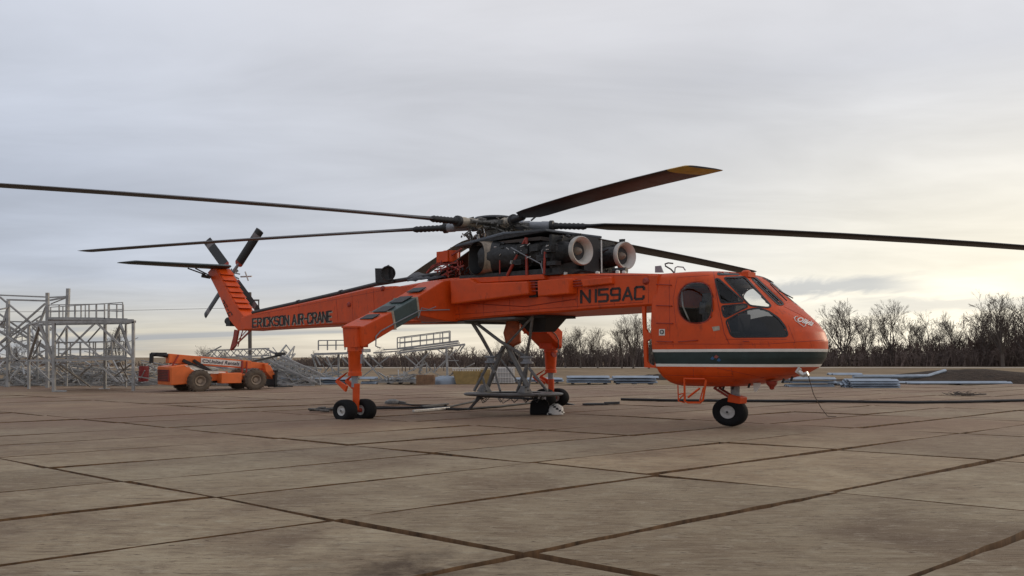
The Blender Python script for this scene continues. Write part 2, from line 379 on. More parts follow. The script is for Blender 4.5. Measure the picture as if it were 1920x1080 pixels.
# wooden ground mats: rows of big laminated panels laid edge to edge with gaps
def wood_mat():
    m, nt, b = node_mat('mat_wood'); L = nt.links.new
    t = nt.nodes.new('ShaderNodeTexCoord')
    gi = nt.nodes.new('ShaderNodeNewGeometry')
    def noise(scale, sc, det=8, ro=.65, rot=0, dist=0):
        mp = nt.nodes.new('ShaderNodeMapping'); L(t.outputs['Object'], mp.inputs[0]); mp.inputs['Scale'].default_value = sc; mp.inputs['Rotation'].default_value = (0, 0, rot)
        n = nt.nodes.new('ShaderNodeTexNoise'); n.inputs['Scale'].default_value = scale; n.inputs['Detail'].default_value = det; n.inputs['Roughness'].default_value = ro; n.inputs['Distortion'].default_value = dist
        L(mp.outputs[0], n.inputs['Vector']); return n.outputs[0]
    def ramp(src, *stops):
        r = nt.nodes.new('ShaderNodeValToRGB'); L(src, r.inputs[0]); e = r.color_ramp.elements
        e[0].position = stops[0][0]; e[0].color = (*stops[0][1], 1); e[1].position = stops[-1][0]; e[1].color = (*stops[-1][1], 1)
        for p, c in stops[1:-1]:
            k = e.new(p); k.color = (*c, 1)
        return r.outputs[0]
    def mix(f, a, bb, blend='MIX'):
        x = nt.nodes.new('ShaderNodeMix'); x.data_type = 'RGBA'; x.blend_type = blend
        if isinstance(f, float): x.inputs[0].default_value = f
        else: L(f, x.inputs[0])
        L(a, x.inputs[6])
        if isinstance(bb, tuple): x.inputs[7].default_value = (*bb, 1)
        else: L(bb, x.inputs[7])
        return x.outputs[2]
    def rng_(src, a, b_, lo=0., hi=1.):
        r = nt.nodes.new('ShaderNodeMapRange'); L(src, r.inputs[0]); r.inputs[1].default_value = a; r.inputs[2].default_value = b_; r.inputs[3].default_value = lo; r.inputs[4].default_value = hi; return r.outputs[0]
    base = ramp(noise(.55, (1, 1, 1), 6, .6, 0, .4), (.30, (.275, .208, .140)), (.5, (.36, .292, .200)), (.70, (.44, .37, .26)))
    isl = ramp(gi.outputs['Random Per Island'], (0., (.80, .76, .72)), (.5, (1., .98, .95)), (1., (1.14, 1.04, .95)))
    c = mix(1.0, base, isl, 'MULTIPLY')
    grain = noise(4.0, (.5, 5.5, 1), 10, .8, .05, .3)
    c = mix(rng_(grain, .50, .66, 0, .75), c, (.105, .066, .040))
    grain2 = noise(2.0, (.8, 6.5, 1), 8, .7, -.04, .2)
    c = mix(rng_(grain2, .52, .66, 0, .6), c, (.40, .34, .24))
    stain = noise(.33, (1, 1.3, 1), 7, .62, 0, .8)
    c = mix(rng_(stain, .52, .70, 0, .62), c, (.125, .078, .052))
    mott = noise(2.1, (1, 1.7, 1), 10, .8, .2, .4)
    c = mix(rng_(mott, .50, .64, 0, .55), c, (.165, .115, .075))
    mott2 = noise(3.3, (1, 1.9, 1), 10, .8, .5, .2)
    c = mix(rng_(mott2, .53, .66, 0, .5), c, (.50, .44, .33))
    crk = noise(2.6, (.35, 7.5, 1), 9, .78, .12, .6)
    c = mix(rng_(crk, .60, .64, 0, .8), c, (.085, .052, .034))
    chips = noise(7.0, (.8, 3.6, 1), 4, .6, .1)
    c = mix(rng_(chips, .635, .665, 0, .85), c, (.07, .042, .026))
    speck = noise(17.0, (1.0, 3.0, 1), 2, .5, .3)
    c = mix(rng_(speck, .70, .74, 0, .6), c, (.45, .37, .26))
    sy_ = nt.nodes.new('ShaderNodeSeparateXYZ'); L(t.outputs['Object'], sy_.inputs[0])
    far_red = nt.nodes.new('ShaderNodeMath'); far_red.operation = 'MULTIPLY'; L(rng_(sy_.outputs[1], 11, 21), far_red.inputs[0]); L(rng_(noise(.16, (1, 1, 1), 5, .6, 0, .5), .36, .60, .25, .8), far_red.inputs[1])
    c = mix(far_red.outputs[0], c, (.225, .140, .098))  # patchy redder wood tone on the mats farther back
    # oil-dark patch low in front
    sp = nt.nodes.new('ShaderNodeVectorMath'); sp.operation = 'DISTANCE'; L(t.outputs['Object'], sp.inputs[0]); sp.inputs[1].default_value = (-.75, 6.15, 0)
    near = rng_(sp.outputs['Value'], .2, 1.25, 1., 0.)
    mm = nt.nodes.new('ShaderNodeMath'); mm.operation = 'MULTIPLY'; L(near, mm.inputs[0]); L(rng_(noise(1.6, (1, 1, 1), 6, .7), .38, .6), mm.inputs[1])
    mm2 = nt.nodes.new('ShaderNodeMath'); mm2.operation = 'MULTIPLY'; L(mm.outputs[0], mm2.inputs[0]); mm2.inputs[1].default_value = .8
    c = mix(mm2.outputs[0], c, (.05, .028, .018))
    L(c, b.inputs['Base Color'])
    L(rng_(grain, .3, .7, .78, .95), b.inputs['Roughness']); b.inputs['Specular IOR Level'].default_value = .25
    bp = nt.nodes.new('ShaderNodeBump'); bp.inputs['Strength'].default_value = .9; bp.inputs['Distance'].default_value = .03
    L(grain, bp.inputs['Height']); L(bp.outputs[0], b.inputs['Normal'])
    return m
MATWOOD = wood_mat()
MATEDGE = mat('mat_edge_wood', (.15, .082, .038), .9, var=.6, scale=6, vecscale=(1, 1, .2))
OX, OY = -1.86, 8.07
UA = Vector((.925, .70, 0)); UB = Vector((.968, -.687, 0))
rowA = [4.25 * i for i in range(-12, 16)]
def colB(j):
    return 2.05 * j if j >= 0 else 1.78 * j
mb = MB()
NS = 16
for i in range(-12, 15):
    roff = rng.uniform(-.07, .07) if i not in (-1, 0) else 0
    for j in range(-34, 22):
        a0 = rowA[i + 12]; a1 = a0 + 4.25; b0 = colB(j) + roff; b1 = colB(j + 1) + roff
        cx_, cy_ = OX + UA.x * (a0 + 2.1) + UB.x * (b0 + 1), OY + UA.y * (a0 + 2.1) + UB.y * (b0 + 1)
        if not (1.0 < cy_ < 46.5) or abs(cx_) > cy_ * .78 + 7: continue
        g = .036 + rng.uniform(0, .020); ga = .034 + rng.uniform(0, .024)
        zz = [rng.uniform(-.018, .008) for _ in range(4)]
        if cy_ > 32: zz = [z * .5 for z in zz]
        wob = [rng.uniform(-.02, .02) for _ in range(8)]
        jit = [(rng.uniform(-.010, .010), rng.uniform(-.012, .012)) for _ in range(3 * (NS + 1))]
        def pt(s, t, z, top):
            a = a0 + ga + (a1 - a0 - 2 * ga) * s; b = b0 + g + (b1 - b0 - 2 * g) * t
            a += (wob[0] * (1 - s) + wob[1] * s) * (t - .5) * 2
            b += (wob[2] * (1 - t) + wob[3] * t) * (s - .5) * 2 + .018 * math.sin(s * 5 + wob[4] * 200) * (1 if t < .5 else -1)
            jx = jit[int(round(t * 2)) * (NS + 1) + int(round(s * NS))]; a += jx[0]; b += jx[1]
            zt = (zz[0] * (1 - s) + zz[1] * s) * (1 - t) + (zz[2] * (1 - s) + zz[3] * s) * t
            return (OX + UA.x * a + UB.x * b, OY + UA.y * a + UB.y * b, (zt if top else -.12))
        top = [pt(s / NS, t / 2, 0, True) for t in range(3) for s in range(NS + 1)]
        w = NS + 1
        mb.cur = 0
        vs_ = list(top)
        fs_ = [(t * w + s, t * w + s + 1, (t + 1) * w + s + 1, (t + 1) * w + s) for t in range(2) for s in range(NS)]
        mb.add(vs_, fs_)
        # side skirt as separate strip so the cut edge keeps its own wood colour
        loop = [t for t in range(w)] + [w * (t + 1) - 1 for t in range(1, 3)] + [2 * w + s for s in range(NS - 1, -1, -1)] + [w]
        tv = [top[k] for k in loop]; n = len(tv)
        mb.cur = 1
        mb.add(tv + [(p[0], p[1], -.12) for p in tv], [(k, n + k, n + (k + 1) % n, (k + 1) % n) for k in range(n)])
tag(mb.build('mat_flooring', [MATWOOD, MATEDGE], smooth=0), kind='structure')
# dark soil bank beyond the yard at right, and a low dune of spoil behind the steel
def mound(name, x0, x1, y0, y1, h, seed, m):
    r = random.Random(seed); nx, ny = 40, 12; vsx = []
    ph = [r.uniform(0, 6) for _ in range(6)]
    for j in range(ny + 1):
        for i in range(nx + 1):
            s, t = i / nx, j / ny
            e = max(0, math.sin(PI * t)) ** .8 * min(1, 6 * s, 6 * (1 - s))
            z = -.16 + h * e * (.75 + .18 * math.sin(9 * s + ph[0]) + .12 * math.sin(23 * s + ph[1] + 3 * t)) + r.uniform(-.05, .05) * e
            vsx.append((x0 + (x1 - x0) * s, y0 + (y1 - y0) * t + .4 * math.sin(7 * s + ph[2]), z))
    w = nx + 1
    b = MB(); b.add(vsx, [(j * w + i, j * w + i + 1, (j + 1) * w + i + 1, (j + 1) * w + i) for j in range(ny) for i in range(nx)])
    return tag(b.build(name, m, smooth=80), kind='structure')
SOIL = ground_mat('dark_soil', (.022, .014, .010), (.045, .028, .019), (.07, .046, .03), .9, 3, bump=.9, bs=4, bd=.15)
mound('soil_bank', 24.5, 80, 50, 62, 1.15, 3, SOIL)
mound('soil_bank', 9, 23, 60, 66, .55, 8, SOIL)

# ================================================================== crane helicopter
# the airframe's own axes on the ground: forward, port, up (metres); the photograph shows its
# proportions a third wider than tall, so the airframe axes are laid out with that stretch
HX, HY, PSI, Q = -.426, 22.888, .791, 4 / 3
cp_, sp_ = math.cos(PSI), math.sin(PSI)
H0 = Vector((HX, HY, 0))
def H(a, b, c): return Vector((Q * (a * cp_ + b * sp_), -a * sp_ + b * cp_, c))
EA, EB, EC = H(1, 0, 0), H(0, 1, 0), Vector((0, 0, 1))
def HI(p):                       # root-relative point -> airframe a, b, c
    x = p[0] / Q; y = p[1]
    return (x * cp_ - y * sp_, x * sp_ + y * cp_, p[2])
def T(u, v, b):                  # photo point read on the lengthwise plane at b
    d = ray(u, v); det = d.x * sp_ + d.y * Q * cp_
    B0 = HX + Q * b * sp_; B1 = HY + b * cp_
    t = (B0 * sp_ + B1 * Q * cp_) / det
    a = (d.x * B1 - d.y * B0) / det
    return a, CAMH + t * d.z
def TH(u, v, b):
    a, c = T(u, v, b); return H(a, b, c)
def TA(u, v, a):                 # photo point read on the crosswise plane at a
    d = ray(u, v)
    B0 = HX + Q * a * cp_; B1 = HY - a * sp_
    # t*dx - Q*b*sp = B0 ; t*dy - b*cp = B1
    det = d.x * (-cp_) + Q * sp_ * d.y
    t = (B0 * (-cp_) + Q * sp_ * B1) / det
    b = (d.x * B1 - d.y * B0) / det
    return b, CAMH + t * d.z
def TAH(u, v, a):
    b, c = TA(u, v, a); return H(a, b, c)
heli = thing('crane_helicopter', H0, 'orange heavy-lift crane helicopter with skeletal fuselage, six drooping rotor blades and green cabin stripe', 'helicopter')

# ---------------------------------------------------------------- cabin pod
ROWS = [ # c, rear a, start of nose curve, front a, half width, plan exponent
 (.985, 5.50, 5.9, 6.42, .66, 2.3), (1.02, 5.42, 5.9, 6.58, .78, 2.3), (1.08, 5.36, 5.9, 6.819, .88, 2.3), (1.2, 5.28, 5.9, 7.293, .97, 2.3), (1.32, 5.23, 6.0, 7.579, 1.02, 2.3),
 (1.45, 5.19, 6.0, 7.785, 1.05, 2.3), (1.66, 5.16, 6.0, 7.899, 1.07, 2.4), (1.86, 5.13, 6.0, 7.941, 1.08, 2.4), (2.05, 5.12, 6.0, 7.946, 1.08, 2.4),
 (2.25, 5.11, 6.0, 7.89, 1.08, 2.4), (2.45, 5.11, 6.0, 7.771, 1.08, 2.4), (2.62, 5.11, 6.0, 7.618, 1.07, 2.5), (2.78, 5.11, 6.0, 7.461, 1.06, 2.6),
 (3.0, 5.11, 6.0, 7.22, 1.045, 3), (3.2, 5.11, 6.0, 7.046, 1.03, 3), (3.4, 5.11, 6.0, 6.871, 1.01, 3), (3.55, 5.11, 5.9, 6.741, .985, 3), (3.64, 5.11, 5.8, 6.62, .955, 3), (3.70, 5.11, 5.75, 6.50, .90, 2.8), (3.735, 5.11, 5.7, 6.36, .80, 2.6)]
def rowat(c):
    if c <= ROWS[0][0]: return ROWS[0][1:]
    for r0, r1 in zip(ROWS, ROWS[1:]):
        if c <= r1[0]:
            t = (c - r0[0]) / (r1[0] - r0[0]); return tuple(x + (y - x) * t for x, y in zip(r0[1:], r1[1:]))
    return ROWS[-1][1:]
def podring(c, na=26, nq=46, off=0.0):
    ab, ac, af, w, n = rowat(c); w += off; af += off; ab -= off; pts = []; rc = .10
    half = []
    for i in range(4):                                      # rounded rear corner
        an = PI / 2 * i / 4; half.append((ab + rc - rc * math.cos(an), -(w - rc + rc * math.sin(an))))
    for i in range(na): half.append((ab + rc + (ac - ab - rc) * i / na, -w))
    for i in range(nq + 1):
        an = PI / 2 * i / nq; half.append((ac + (af - ac) * math.sin(an) ** (2 / n), -w * math.cos(an) ** (2 / n)))
    pts = half + [(a, -b) for a, b in half[-2::-1]]
    return [(a, b, c) for a, b in pts]
cs = [.985, 1.0, 1.02, 1.05, 1.08, 1.12, 1.16]
c = 1.2
while c < 3.64: cs.append(round(c, 3)); c += .03
cs = sorted(set(cs + [1.455, 1.52, 1.80, 1.865, 3.66, 3.68, 3.70, 3.72, 3.735]))
cs = [x for i, x in enumerate(cs) if i == 0 or x - cs[i - 1] > .008 or x in (1.455, 1.52, 1.80, 1.865)]
# window outlines as read from the photo (starboard side and front)
WIN = {
 'quarter_upper': ([(1341, 523), (1347, 523), (1395, 566), (1352, 568)], True, GLASS),
 'quarter_lower': ([(1353, 574), (1398, 570), (1402, 575), (1361, 595), (1357, 593)], True, GLASS),
 'windshield': ([(1357, 521), (1396, 519), (1446, 574), (1440, 577), (1406, 573)], True, GLASS),
 'windshield_centre': ([(1409, 522), (1416, 520), (1470, 571), (1460, 572)], False, GLASS),
 'chin': ([(1361, 602), (1385, 588), (1405, 580), (1424, 578), (1443, 585), (1460, 597), (1472, 613), (1477, 627), (1474, 631), (1376, 632), (1370, 627)], True, GLASSDARK),
 'overhead': ([(1344, 515), (1350, 509.8), (1380, 509.5), (1388, 514.5)], True, GLASSDARK),
}
bub = []
for i in range(40):
    an = 2 * PI * i / 40; x = math.cos(an); y = math.sin(an)
    rx = 33.0 if x < 0 else 32.0
    bub.append((1304 + rx * math.copysign(abs(x) ** (.9 if x < 0 else .55), x), 567.5 + 38.5 * math.copysign(abs(y) ** .85, y)))
WIN['bubble'] = (bub, True, GLASS)
rings = [podring(c) for c in cs]
podv = [p for r in rings for p in r]; n = len(rings[0]); podf = []; podm = []
def rowmat(c0, c1):
    m_ = (c0 + c1) / 2
    return 1 if (1.455 < m_ < 1.52 or 1.80 < m_ < 1.865) else 2 if 1.52 < m_ < 1.80 else 0
for i in range(len(rings) - 1):
    for j in range(n):
        podf.append((i * n + j, i * n + (j + 1) % n, (i + 1) * n + (j + 1) % n, (i + 1) * n + j)); podm.append(rowmat(cs[i], cs[i + 1]))
podf.append(tuple(range(n - 1, -1, -1))); podm.append(0)
podf.append(tuple((len(rings) - 1) * n + j for j in range(n))); podm.append(0)
podw = [H(*p) for p in podv]
full = BVHTree.FromPolygons(podw, podf)
def hit(u, v, bvh, off=0.0, dmax=200):
    d = ray(u, v).normalized(); o = CAM - H0
    p, nrm, idx, dist = bvh.ray_cast(o, d, dmax)
    if p is None: return None
    if nrm.dot(d) > 0: nrm = -nrm
    return p + nrm * off
def dens(poly, step=2.5):
    out = []
    for i, p in enumerate(poly):
        q = poly[(i + 1) % len(poly)]; k = max(1, int(math.hypot(q[0] - p[0], q[1] - p[1]) / step))
        out += [(p[0] + (q[0] - p[0]) * t / k, p[1] + (q[1] - p[1]) * t / k) for t in range(k)]
    return out
def roundpoly(poly, r=3.0):
    out = []; m_ = len(poly)
    for i in range(m_):
        p0 = Vector(poly[i - 1]); p1 = Vector(poly[i]); p2 = Vector(poly[(i + 1) % m_])
        d0 = (p0 - p1); d2 = (p2 - p1); k0 = min(r, d0.length * .4); k2 = min(r, d2.length * .4)
        s = p1 + d0.normalized() * k0; e = p1 + d2.normalized() * k2
        for t in (0, .5, 1): out.append(tuple(s * (1 - t) ** 2 + p1 * 2 * t * (1 - t) + e * t * t))
    return out
def patch(poly, bvh, off, grid=4.0, bulge=0.0):
    bd = dens(poly); pts = [Vector(p) for p in bd]; k = len(bd)
    x0 = min(p[0] for p in bd); x1 = max(p[0] for p in bd); y0 = min(p[1] for p in bd); y1 = max(p[1] for p in bd)
    y = y0 + grid * .6
    while y < y1:
        x = x0 + grid * .6
        while x < x1:
            if inpoly(x, y, bd) and min((x - a) ** 2 + (y - b) ** 2 for a, b in bd) > 3.0: pts.append(Vector((x, y)))
            x += grid
        y += grid
    r = delaunay_2d_cdt(pts, [(i, (i + 1) % k) for i in range(k)], [list(range(k))], 1, 1e-4)
    cx0, cy0 = (x0 + x1) / 2, (y0 + y1) / 2; out = []
    for p in r[0]:
        e = min(1, ((p.x - cx0) / ((x1 - x0) / 2)) ** 2 + ((p.y - cy0) / ((y1 - y0) / 2)) ** 2)
        h_ = hit(p.x, p.y, bvh, off + bulge * math.sqrt(max(0, 1 - e)))
        out.append(h_)
    ok = [i for i, p in enumerate(out) if p is not None]
    fs = [f for f in r[2] if all(out[i] is not None for i in f)]
    fs = [f if (out[f[1]] - out[f[0]]).cross(out[f[2]] - out[f[0]]).dot(out[f[0]] - (CAM - H0)) < 0 else tuple(reversed(f)) for f in fs]
    return [p if p is not None else Vector() for p in out], fs
def ringstrip(poly, bvh, inn, outw, off):
    bd = dens(poly); k = len(bd); area = sum(bd[i][0] * bd[(i + 1) % k][1] - bd[(i + 1) % k][0] * bd[i][1] for i in range(k))
    sg = 1 if area > 0 else -1; A = []; B = []
    for i in range(k):
        t = Vector(bd[(i + 1) % k]) - Vector(bd[i - 1]); nn = Vector((t.y, -t.x)).normalized() * sg
        A.append(hit(bd[i][0] - nn.x * inn, bd[i][1] - nn.y * inn, bvh, off)); B.append(hit(bd[i][0] + nn.x * outw, bd[i][1] + nn.y * outw, bvh, off))
    vs = A + B; fs = [(i, (i + 1) % k, k + (i + 1) % k, k + i) for i in range(k)]
    fs = [f for f in fs if all(vs[i] is not None for i in f)]
    return [p if p is not None else Vector() for p in vs], fs
def mirror(vs):
    out = []
    for p in vs:
        a, b, c = HI(p); out.append(H(a, -b, c))
    return out
polys = {k: (roundpoly(v[0], 4.0) if k not in ('bubble',) else v[0], v[1], v[2]) for k, v in WIN.items()}
# cut the openings out of the pod skin
keepf = []; keepm = []
cen_cam = CAM - H0
for f, m_ in zip(podf, podm):
    if len(f) > 4: keepf.append(f); keepm.append(m_); continue
    a, b, c = [sum(podv[i][k] for i in f) / 4 for k in range(3)]
    drop = False
    if c > 1.95:
        for side in (1, -1):
            w_ = H(a, b * side, c); u, v = proj(w_ + H0)
            # facing test against the camera for the tested side
            e1 = H(*[podv[f[1]][0], podv[f[1]][1] * side, podv[f[1]][2]]) - H(*[podv[f[0]][0], podv[f[0]][1] * side, podv[f[0]][2]])
            e2 = H(*[podv[f[3]][0], podv[f[3]][1] * side, podv[f[3]][2]]) - H(*[podv[f[0]][0], podv[f[0]][1] * side, podv[f[0]][2]])
            nn = e1.cross(e2) * side
            if nn.dot(w_ - cen_cam) > 0: continue
            for k, (pl, mir, g) in polys.items():
                if side == -1 and not mir: continue
                if inpoly(u, v, pl): drop = True; break
            if drop: break
    if not drop: keepf.append(f); keepm.append(m_)
me = bpy.data.meshes.new('cabin'); me.from_pydata([tuple(p) for p in podw], [], keepf)
for m_ in (ORANGE, WHITE, GREEN, ORANGE_IN): me.materials.append(m_)
me.polygons.foreach_set('material_index', keepm); me.polygons.foreach_set('use_smooth', [True] * len(keepf))
me.set_sharp_from_angle(angle=R(40)); me.update()
cabin = bpy.data.objects.new('cabin', me); col.objects.link(cabin); cabin.parent = heli
sd = cabin.modifiers.new('skin', 'SOLIDIFY'); sd.thickness = .03; sd.offset = -1; sd.material_offset = 3; sd.material_offset_rim = 0; sd.use_rim = True
WINLAB = {'bubble': 'bulged clear bubble window behind the door post', 'chin': 'large dark curved lower window', 'quarter_upper': 'dark triangular side window', 'quarter_lower': 'small dark side window under the triangle',
          'windshield': 'clear raked windshield pane', 'windshield_centre': 'narrow clear centre windshield pane', 'overhead': 'dark overhead window in the roof edge'}
for k, (pl, mir, g) in polys.items():
    for side in ((0, 1) if mir else (0,)):
        b_ = MB(); vs_, fs_ = patch(pl, full, -.006, bulge=.16 if k == 'bubble' else 0)
        if side: vs_ = mirror(vs_); fs_ = [tuple(reversed(f)) for f in fs_]
        b_.add(vs_, fs_); w_ = b_.build('window', g, cabin, smooth=60, recalc=False)
        if not side: w_['label'] = WINLAB[k]
        b_ = MB(); vs_, fs_ = ringstrip(pl, full, 1.5, .5 if k == 'bubble' else 1.6, .007)
        if side: vs_ = mirror(vs_)
        b_.add(vs_, fs_); b_.build('window_seal', REDPAINT if k == 'bubble' else BLACK, cabin, smooth=60, recalc=False)
# interior: floor, bulkhead, console, seats
b_ = MB(); b_.box(5.3, 7.2, -.9, .9, 1.75, 1.80, H); b_.box(5.2, 5.24, -.95, .95, 1.7, 3.6, H); b_.build('cabin_floor', BLACK, cabin, smooth=0)
b_ = MB(); b_.loft([[H(7.0, y, z) for y, z in ((-.75, 1.82), (.75, 1.82), (.7, 2.55), (-.7, 2.55))], [H(7.3, y, z) for y, z in ((-.7, 2.0), (.7, 2.0), (.65, 2.62), (-.65, 2.62))]]); b_.build('instrument_panel', DARKMET, cabin, smooth=0, bevel=.02)
for sy in (-.48, .48):
    b_ = MB(); b_.box(6.05, 6.5, sy - .24, sy + .24, 1.8, 2.28, H); b_.loft([[H(a, y, z) for a, y in ((6.02, sy - .23), (6.15, sy - .23), (6.15, sy + .23), (6.02, sy + .23))] for a_, z in ((0, 2.28), (0, 2.75))])
    b_.loft([[H(5.95, sy + y, z), H(6.09, sy + y, z)] + [H(6.09, sy - y, z), H(5.95, sy - y, z)] for y, z in ((.23, 2.7), (.2, 3.0), (.12, 3.02), (.12, 3.22))])
    b_.build('seat', DARKMET, cabin, smooth=0, bevel=.02)
b_ = MB(); b_.box(5.6, 5.95, -.3, .3, 1.8, 2.9, H); b_.build('rear_seat', DARKMET, cabin, smooth=0, bevel=.03)
b_ = MB(); b_.loft([[H(a, y, z) for a, y in ((5.5, -.78), (6.55, -.72), (6.55, .72), (5.5, .78))] for z in (3.42, 3.62)]); b_.build('overhead_panel', DARKMET, cabin, smooth=0, bevel=.02)
b_ = MB(); b_.tube([H(6.75, -.45, 1.85), H(6.72, -.45, 2.35), H(6.65, -.45, 2.6)], .025, 6); b_.tube([H(6.75, .45, 1.85), H(6.72, .45, 2.35), H(6.65, .45, 2.6)], .025, 6); build_each(b_, 'control_stick', BLACK, cabin)
b_ = MB(); b_.tube([H(5.75, -.95, 3.5), H(5.8, -.97, 2.9), H(5.95, -.95, 2.45), H(6.0, -.9, 2.2)], .02, 6); b_.build('interior_cable', TOTE, cabin)
# roof light, antennas, handles, wipers
def dec_poly(poly, bvh, off, name, m, parent, label=None, grid=4):
    b_ = MB(); b_.add(*patch(poly, bvh, off, grid)); o = b_.build(name, m, parent, smooth=60, recalc=False)
    if label: o['label'] = label
    return o
def dec_text(s, quad, bvh, off, name, m, parent, bold=0.0, shear=0.0, label=None):
    # quad: photo corners of the written line: bottom-left, bottom-right, top-right, top-left
    vs_, fs_ = text_tris(s, bold, shear); out = []
    bl, br, tr, tl = [Vector(q) for q in quad]
    for x, y in vs_:
        p = bl * (1 - x) * (1 - y) + br * x * (1 - y) + tr * x * y + tl * (1 - x) * y
        out.append(hit(p.x, p.y, bvh, off))
    fs_ = [f for f in fs_ if all(out[i] is not None for i in f)]
    b_ = MB(); b_.add([p if p is not None else Vector() for p in out], fs_); o = b_.build(name, m, parent, smooth=0, recalc=False)
    if label: o['label'] = label
    return o
dec_text('Olivia', [(1494, 603), (1522, 612), (1527, 603), (1496, 594)], full, .012, 'nose_script', WHITE, cabin, .03, .35, 'white script name painted on the nose')
# flourish under the script
fl = MB(); fp = [hit(u, v, full, .012) for u, v in ((1489, 598), (1491, 594), (1495, 594)) if hit(u, v, full)]
fl.tube(fp, .008, 5)
fp = [hit(u, v, full, .012) for u, v in ((1488, 596), (1491, 602), (1498, 607), (1506, 613), (1510, 611), (1509, 606), (1515, 601))]
fl.tube([p for p in fp if p], .008, 5); fl.build('script_flourish', WHITE, cabin)
dec_poly([(1236, 617), (1247, 617), (1247, 629), (1236, 629)], full, .010, 'first_aid_sticker', WHITE, cabin, 'small white sticker with a dark disc and white cross')
dec_poly([(1241.5 + 4.3 * math.cos(t * PI / 8), 622.5 + 4.3 * math.sin(t * PI / 8)) for t in range(16)], full, .013, 'sticker_disc', BLACK, cabin)
dec_poly([(1240.8, 619.6), (1242.2, 619.6), (1242.2, 621.8), (1244.4, 621.8), (1244.4, 623.2), (1242.2, 623.2), (1242.2, 625.4), (1240.8, 625.4), (1240.8, 623.2), (1238.6, 623.2), (1238.6, 621.8), (1240.8, 621.8)], full, .017, 'sticker_cross', WHITE, cabin)
dec_poly([(1335, 613), (1349, 611), (1350, 619), (1338, 621)], full, .010, 'data_plate', BEIGE, cabin)
for px_, py_, w_ in ((1336, 671, 4), (1343, 668, 5), (1348, 674, 4)):
    dec_poly([(px_ - w_, py_ + 2), (px_, py_ - 3), (px_ + w_, py_ + 1), (px_ + 1, py_ + 4)], full, .010, 'stripe_emblem', mat('emblem_blue', (.03, .10, .22), .5) if w_ == 4 else mat('emblem_red', (.25, .06, .05), .5), cabin)
def handle(u0, v0, u1, v1, bvh, parent, m=ORANGE, out=.05, r=.012, name='grab_handle'):
    p0 = hit(u0, v0, bvh, 0); p1 = hit(u1, v1, bvh, 0)
    if p0 is None or p1 is None: return
    q0 = hit(u0, v0, bvh, out); q1 = hit(u1, v1, bvh, out)
    b_ = MB(); b_.tube([p0, q0, q1, p1], r, 6); b_.build(name, m, parent)
for h_ in ((1232, 534, 1259, 535), (1232, 573, 1260, 574), (1232, 606, 1262, 607), (1233, 640, 1262, 641), (1273, 641, 1308, 638), (1394, 640, 1404, 640)):
    handle(*h_, full, cabin, REDPAINT)
# panel seams: thin dark lines in the paint
def seam(pts, bvh, parent, r=.005, m=None, name='panel_seam', off=.001):
    pp = []
    for p, q in zip(pts, pts[1:]):
        k = max(2, int(math.hypot(q[0] - p[0], q[1] - p[1]) / 5))
        pp += [hit(p[0] + (q[0] - p[0]) * t / k, p[1] + (q[1] - p[1]) * t / k, bvh, off) for t in range(k)]
    pp = [p for p in pp if p is not None]
    if len(pp) > 1:
        b_ = MB(); b_.tube(pp, r, 4); b_.build(name, m or REDPAINT, parent)
seam([(1338, 510), (1345, 560), (1358, 625), (1370, 650)], full, cabin, .009)
seam([(1268, 612), (1262, 560), (1270, 520), (1335, 516)], full, cabin)
seam([(1371, 690), (1378, 722)], full, cabin)
seam([(1225, 645), (1440, 645), (1550, 637)], full, cabin)
seam([(1478, 610), (1490, 640), (1486, 654)], full, cabin)
seam([(1470, 575), (1500, 590), (1546, 618)], full, cabin)
b_ = MB(); o_ = TH(1399, 511, -.15); b_.lathe(o_, EC, Vector((1, 0, 0)), Vector((0, 1, 0)), [(.0, .06), (.06, .055), (.10, .03), (.12, -.01), (.13, -.05), (0, -.05)], 16); b_.loft([[o_ + H(a, y, z) for a, y in ((-.38, -.10), (.12, -.12), (.12, .12), (-.38, .10))] for z in (-.12, .0)])
o_ = b_.build('roof_light', ORANGE, cabin, smooth=40); o_['label'] = 'small orange lamp housing on the cabin roof'
b_ = MB(); b_.prism([TH(1228, 511, -.3), TH(1243, 511, -.3), TH(1238, 498, -.3), TH(1228, 499, -.3)], EB * .03); b_.build('blade_antenna', GREYMET, cabin)
b_ = MB(); b_.tube([TH(u, v, -.5) for u, v in ((1268, 516), (1258, 505), (1248, 499), (1247, 495), (1253, 493), (1262, 494))], .02, 6); b_.build('pitot_tube', BLACK, cabin)
b_ = MB(); b_.tube([TH(u, v, -.4) for u, v in ((1265, 511), (1266, 502), (1270, 500), (1281, 501), (1285, 507))], .016, 6); b_.build('roof_handle', GREYMET, cabin)
b_ = MB()
for ln in (((1459, 572), (1442, 556), (1418, 532)), ((1503, 576), (1484, 562), (1458, 548)), ((1442, 536), (1456, 550), (1473, 567))):
    pp = [hit(u, v, full, .05) for u, v in ln]; pp = [p for p in pp if p]
    if len(pp) > 1: b_.tube(pp, .014, 6)
build_each(b_, 'windshield_wiper', BLACK, cabin)
# entry step frame under the cabin
b_ = MB()
for ln in (((1283, 708), (1284, 752), (1290, 755), (1313, 755), (1318, 750), (1324, 712)), ((1284, 710), (1322, 711)), ((1290, 745), (1312, 728))): b_.tube([TH(u, v, -1.02) for u, v in ln], .026, 6)
for ln in (((1271, 722), (1272, 752), (1284, 755)), ((1272, 740), (1284, 737)), ((1272, 750), (1284, 738)), ((1312, 752), (1319, 726))): b_.tube([TH(u, v, -.9) for u, v in ln], .016, 6)
b_.build('boarding_step', ORANGE, cabin)
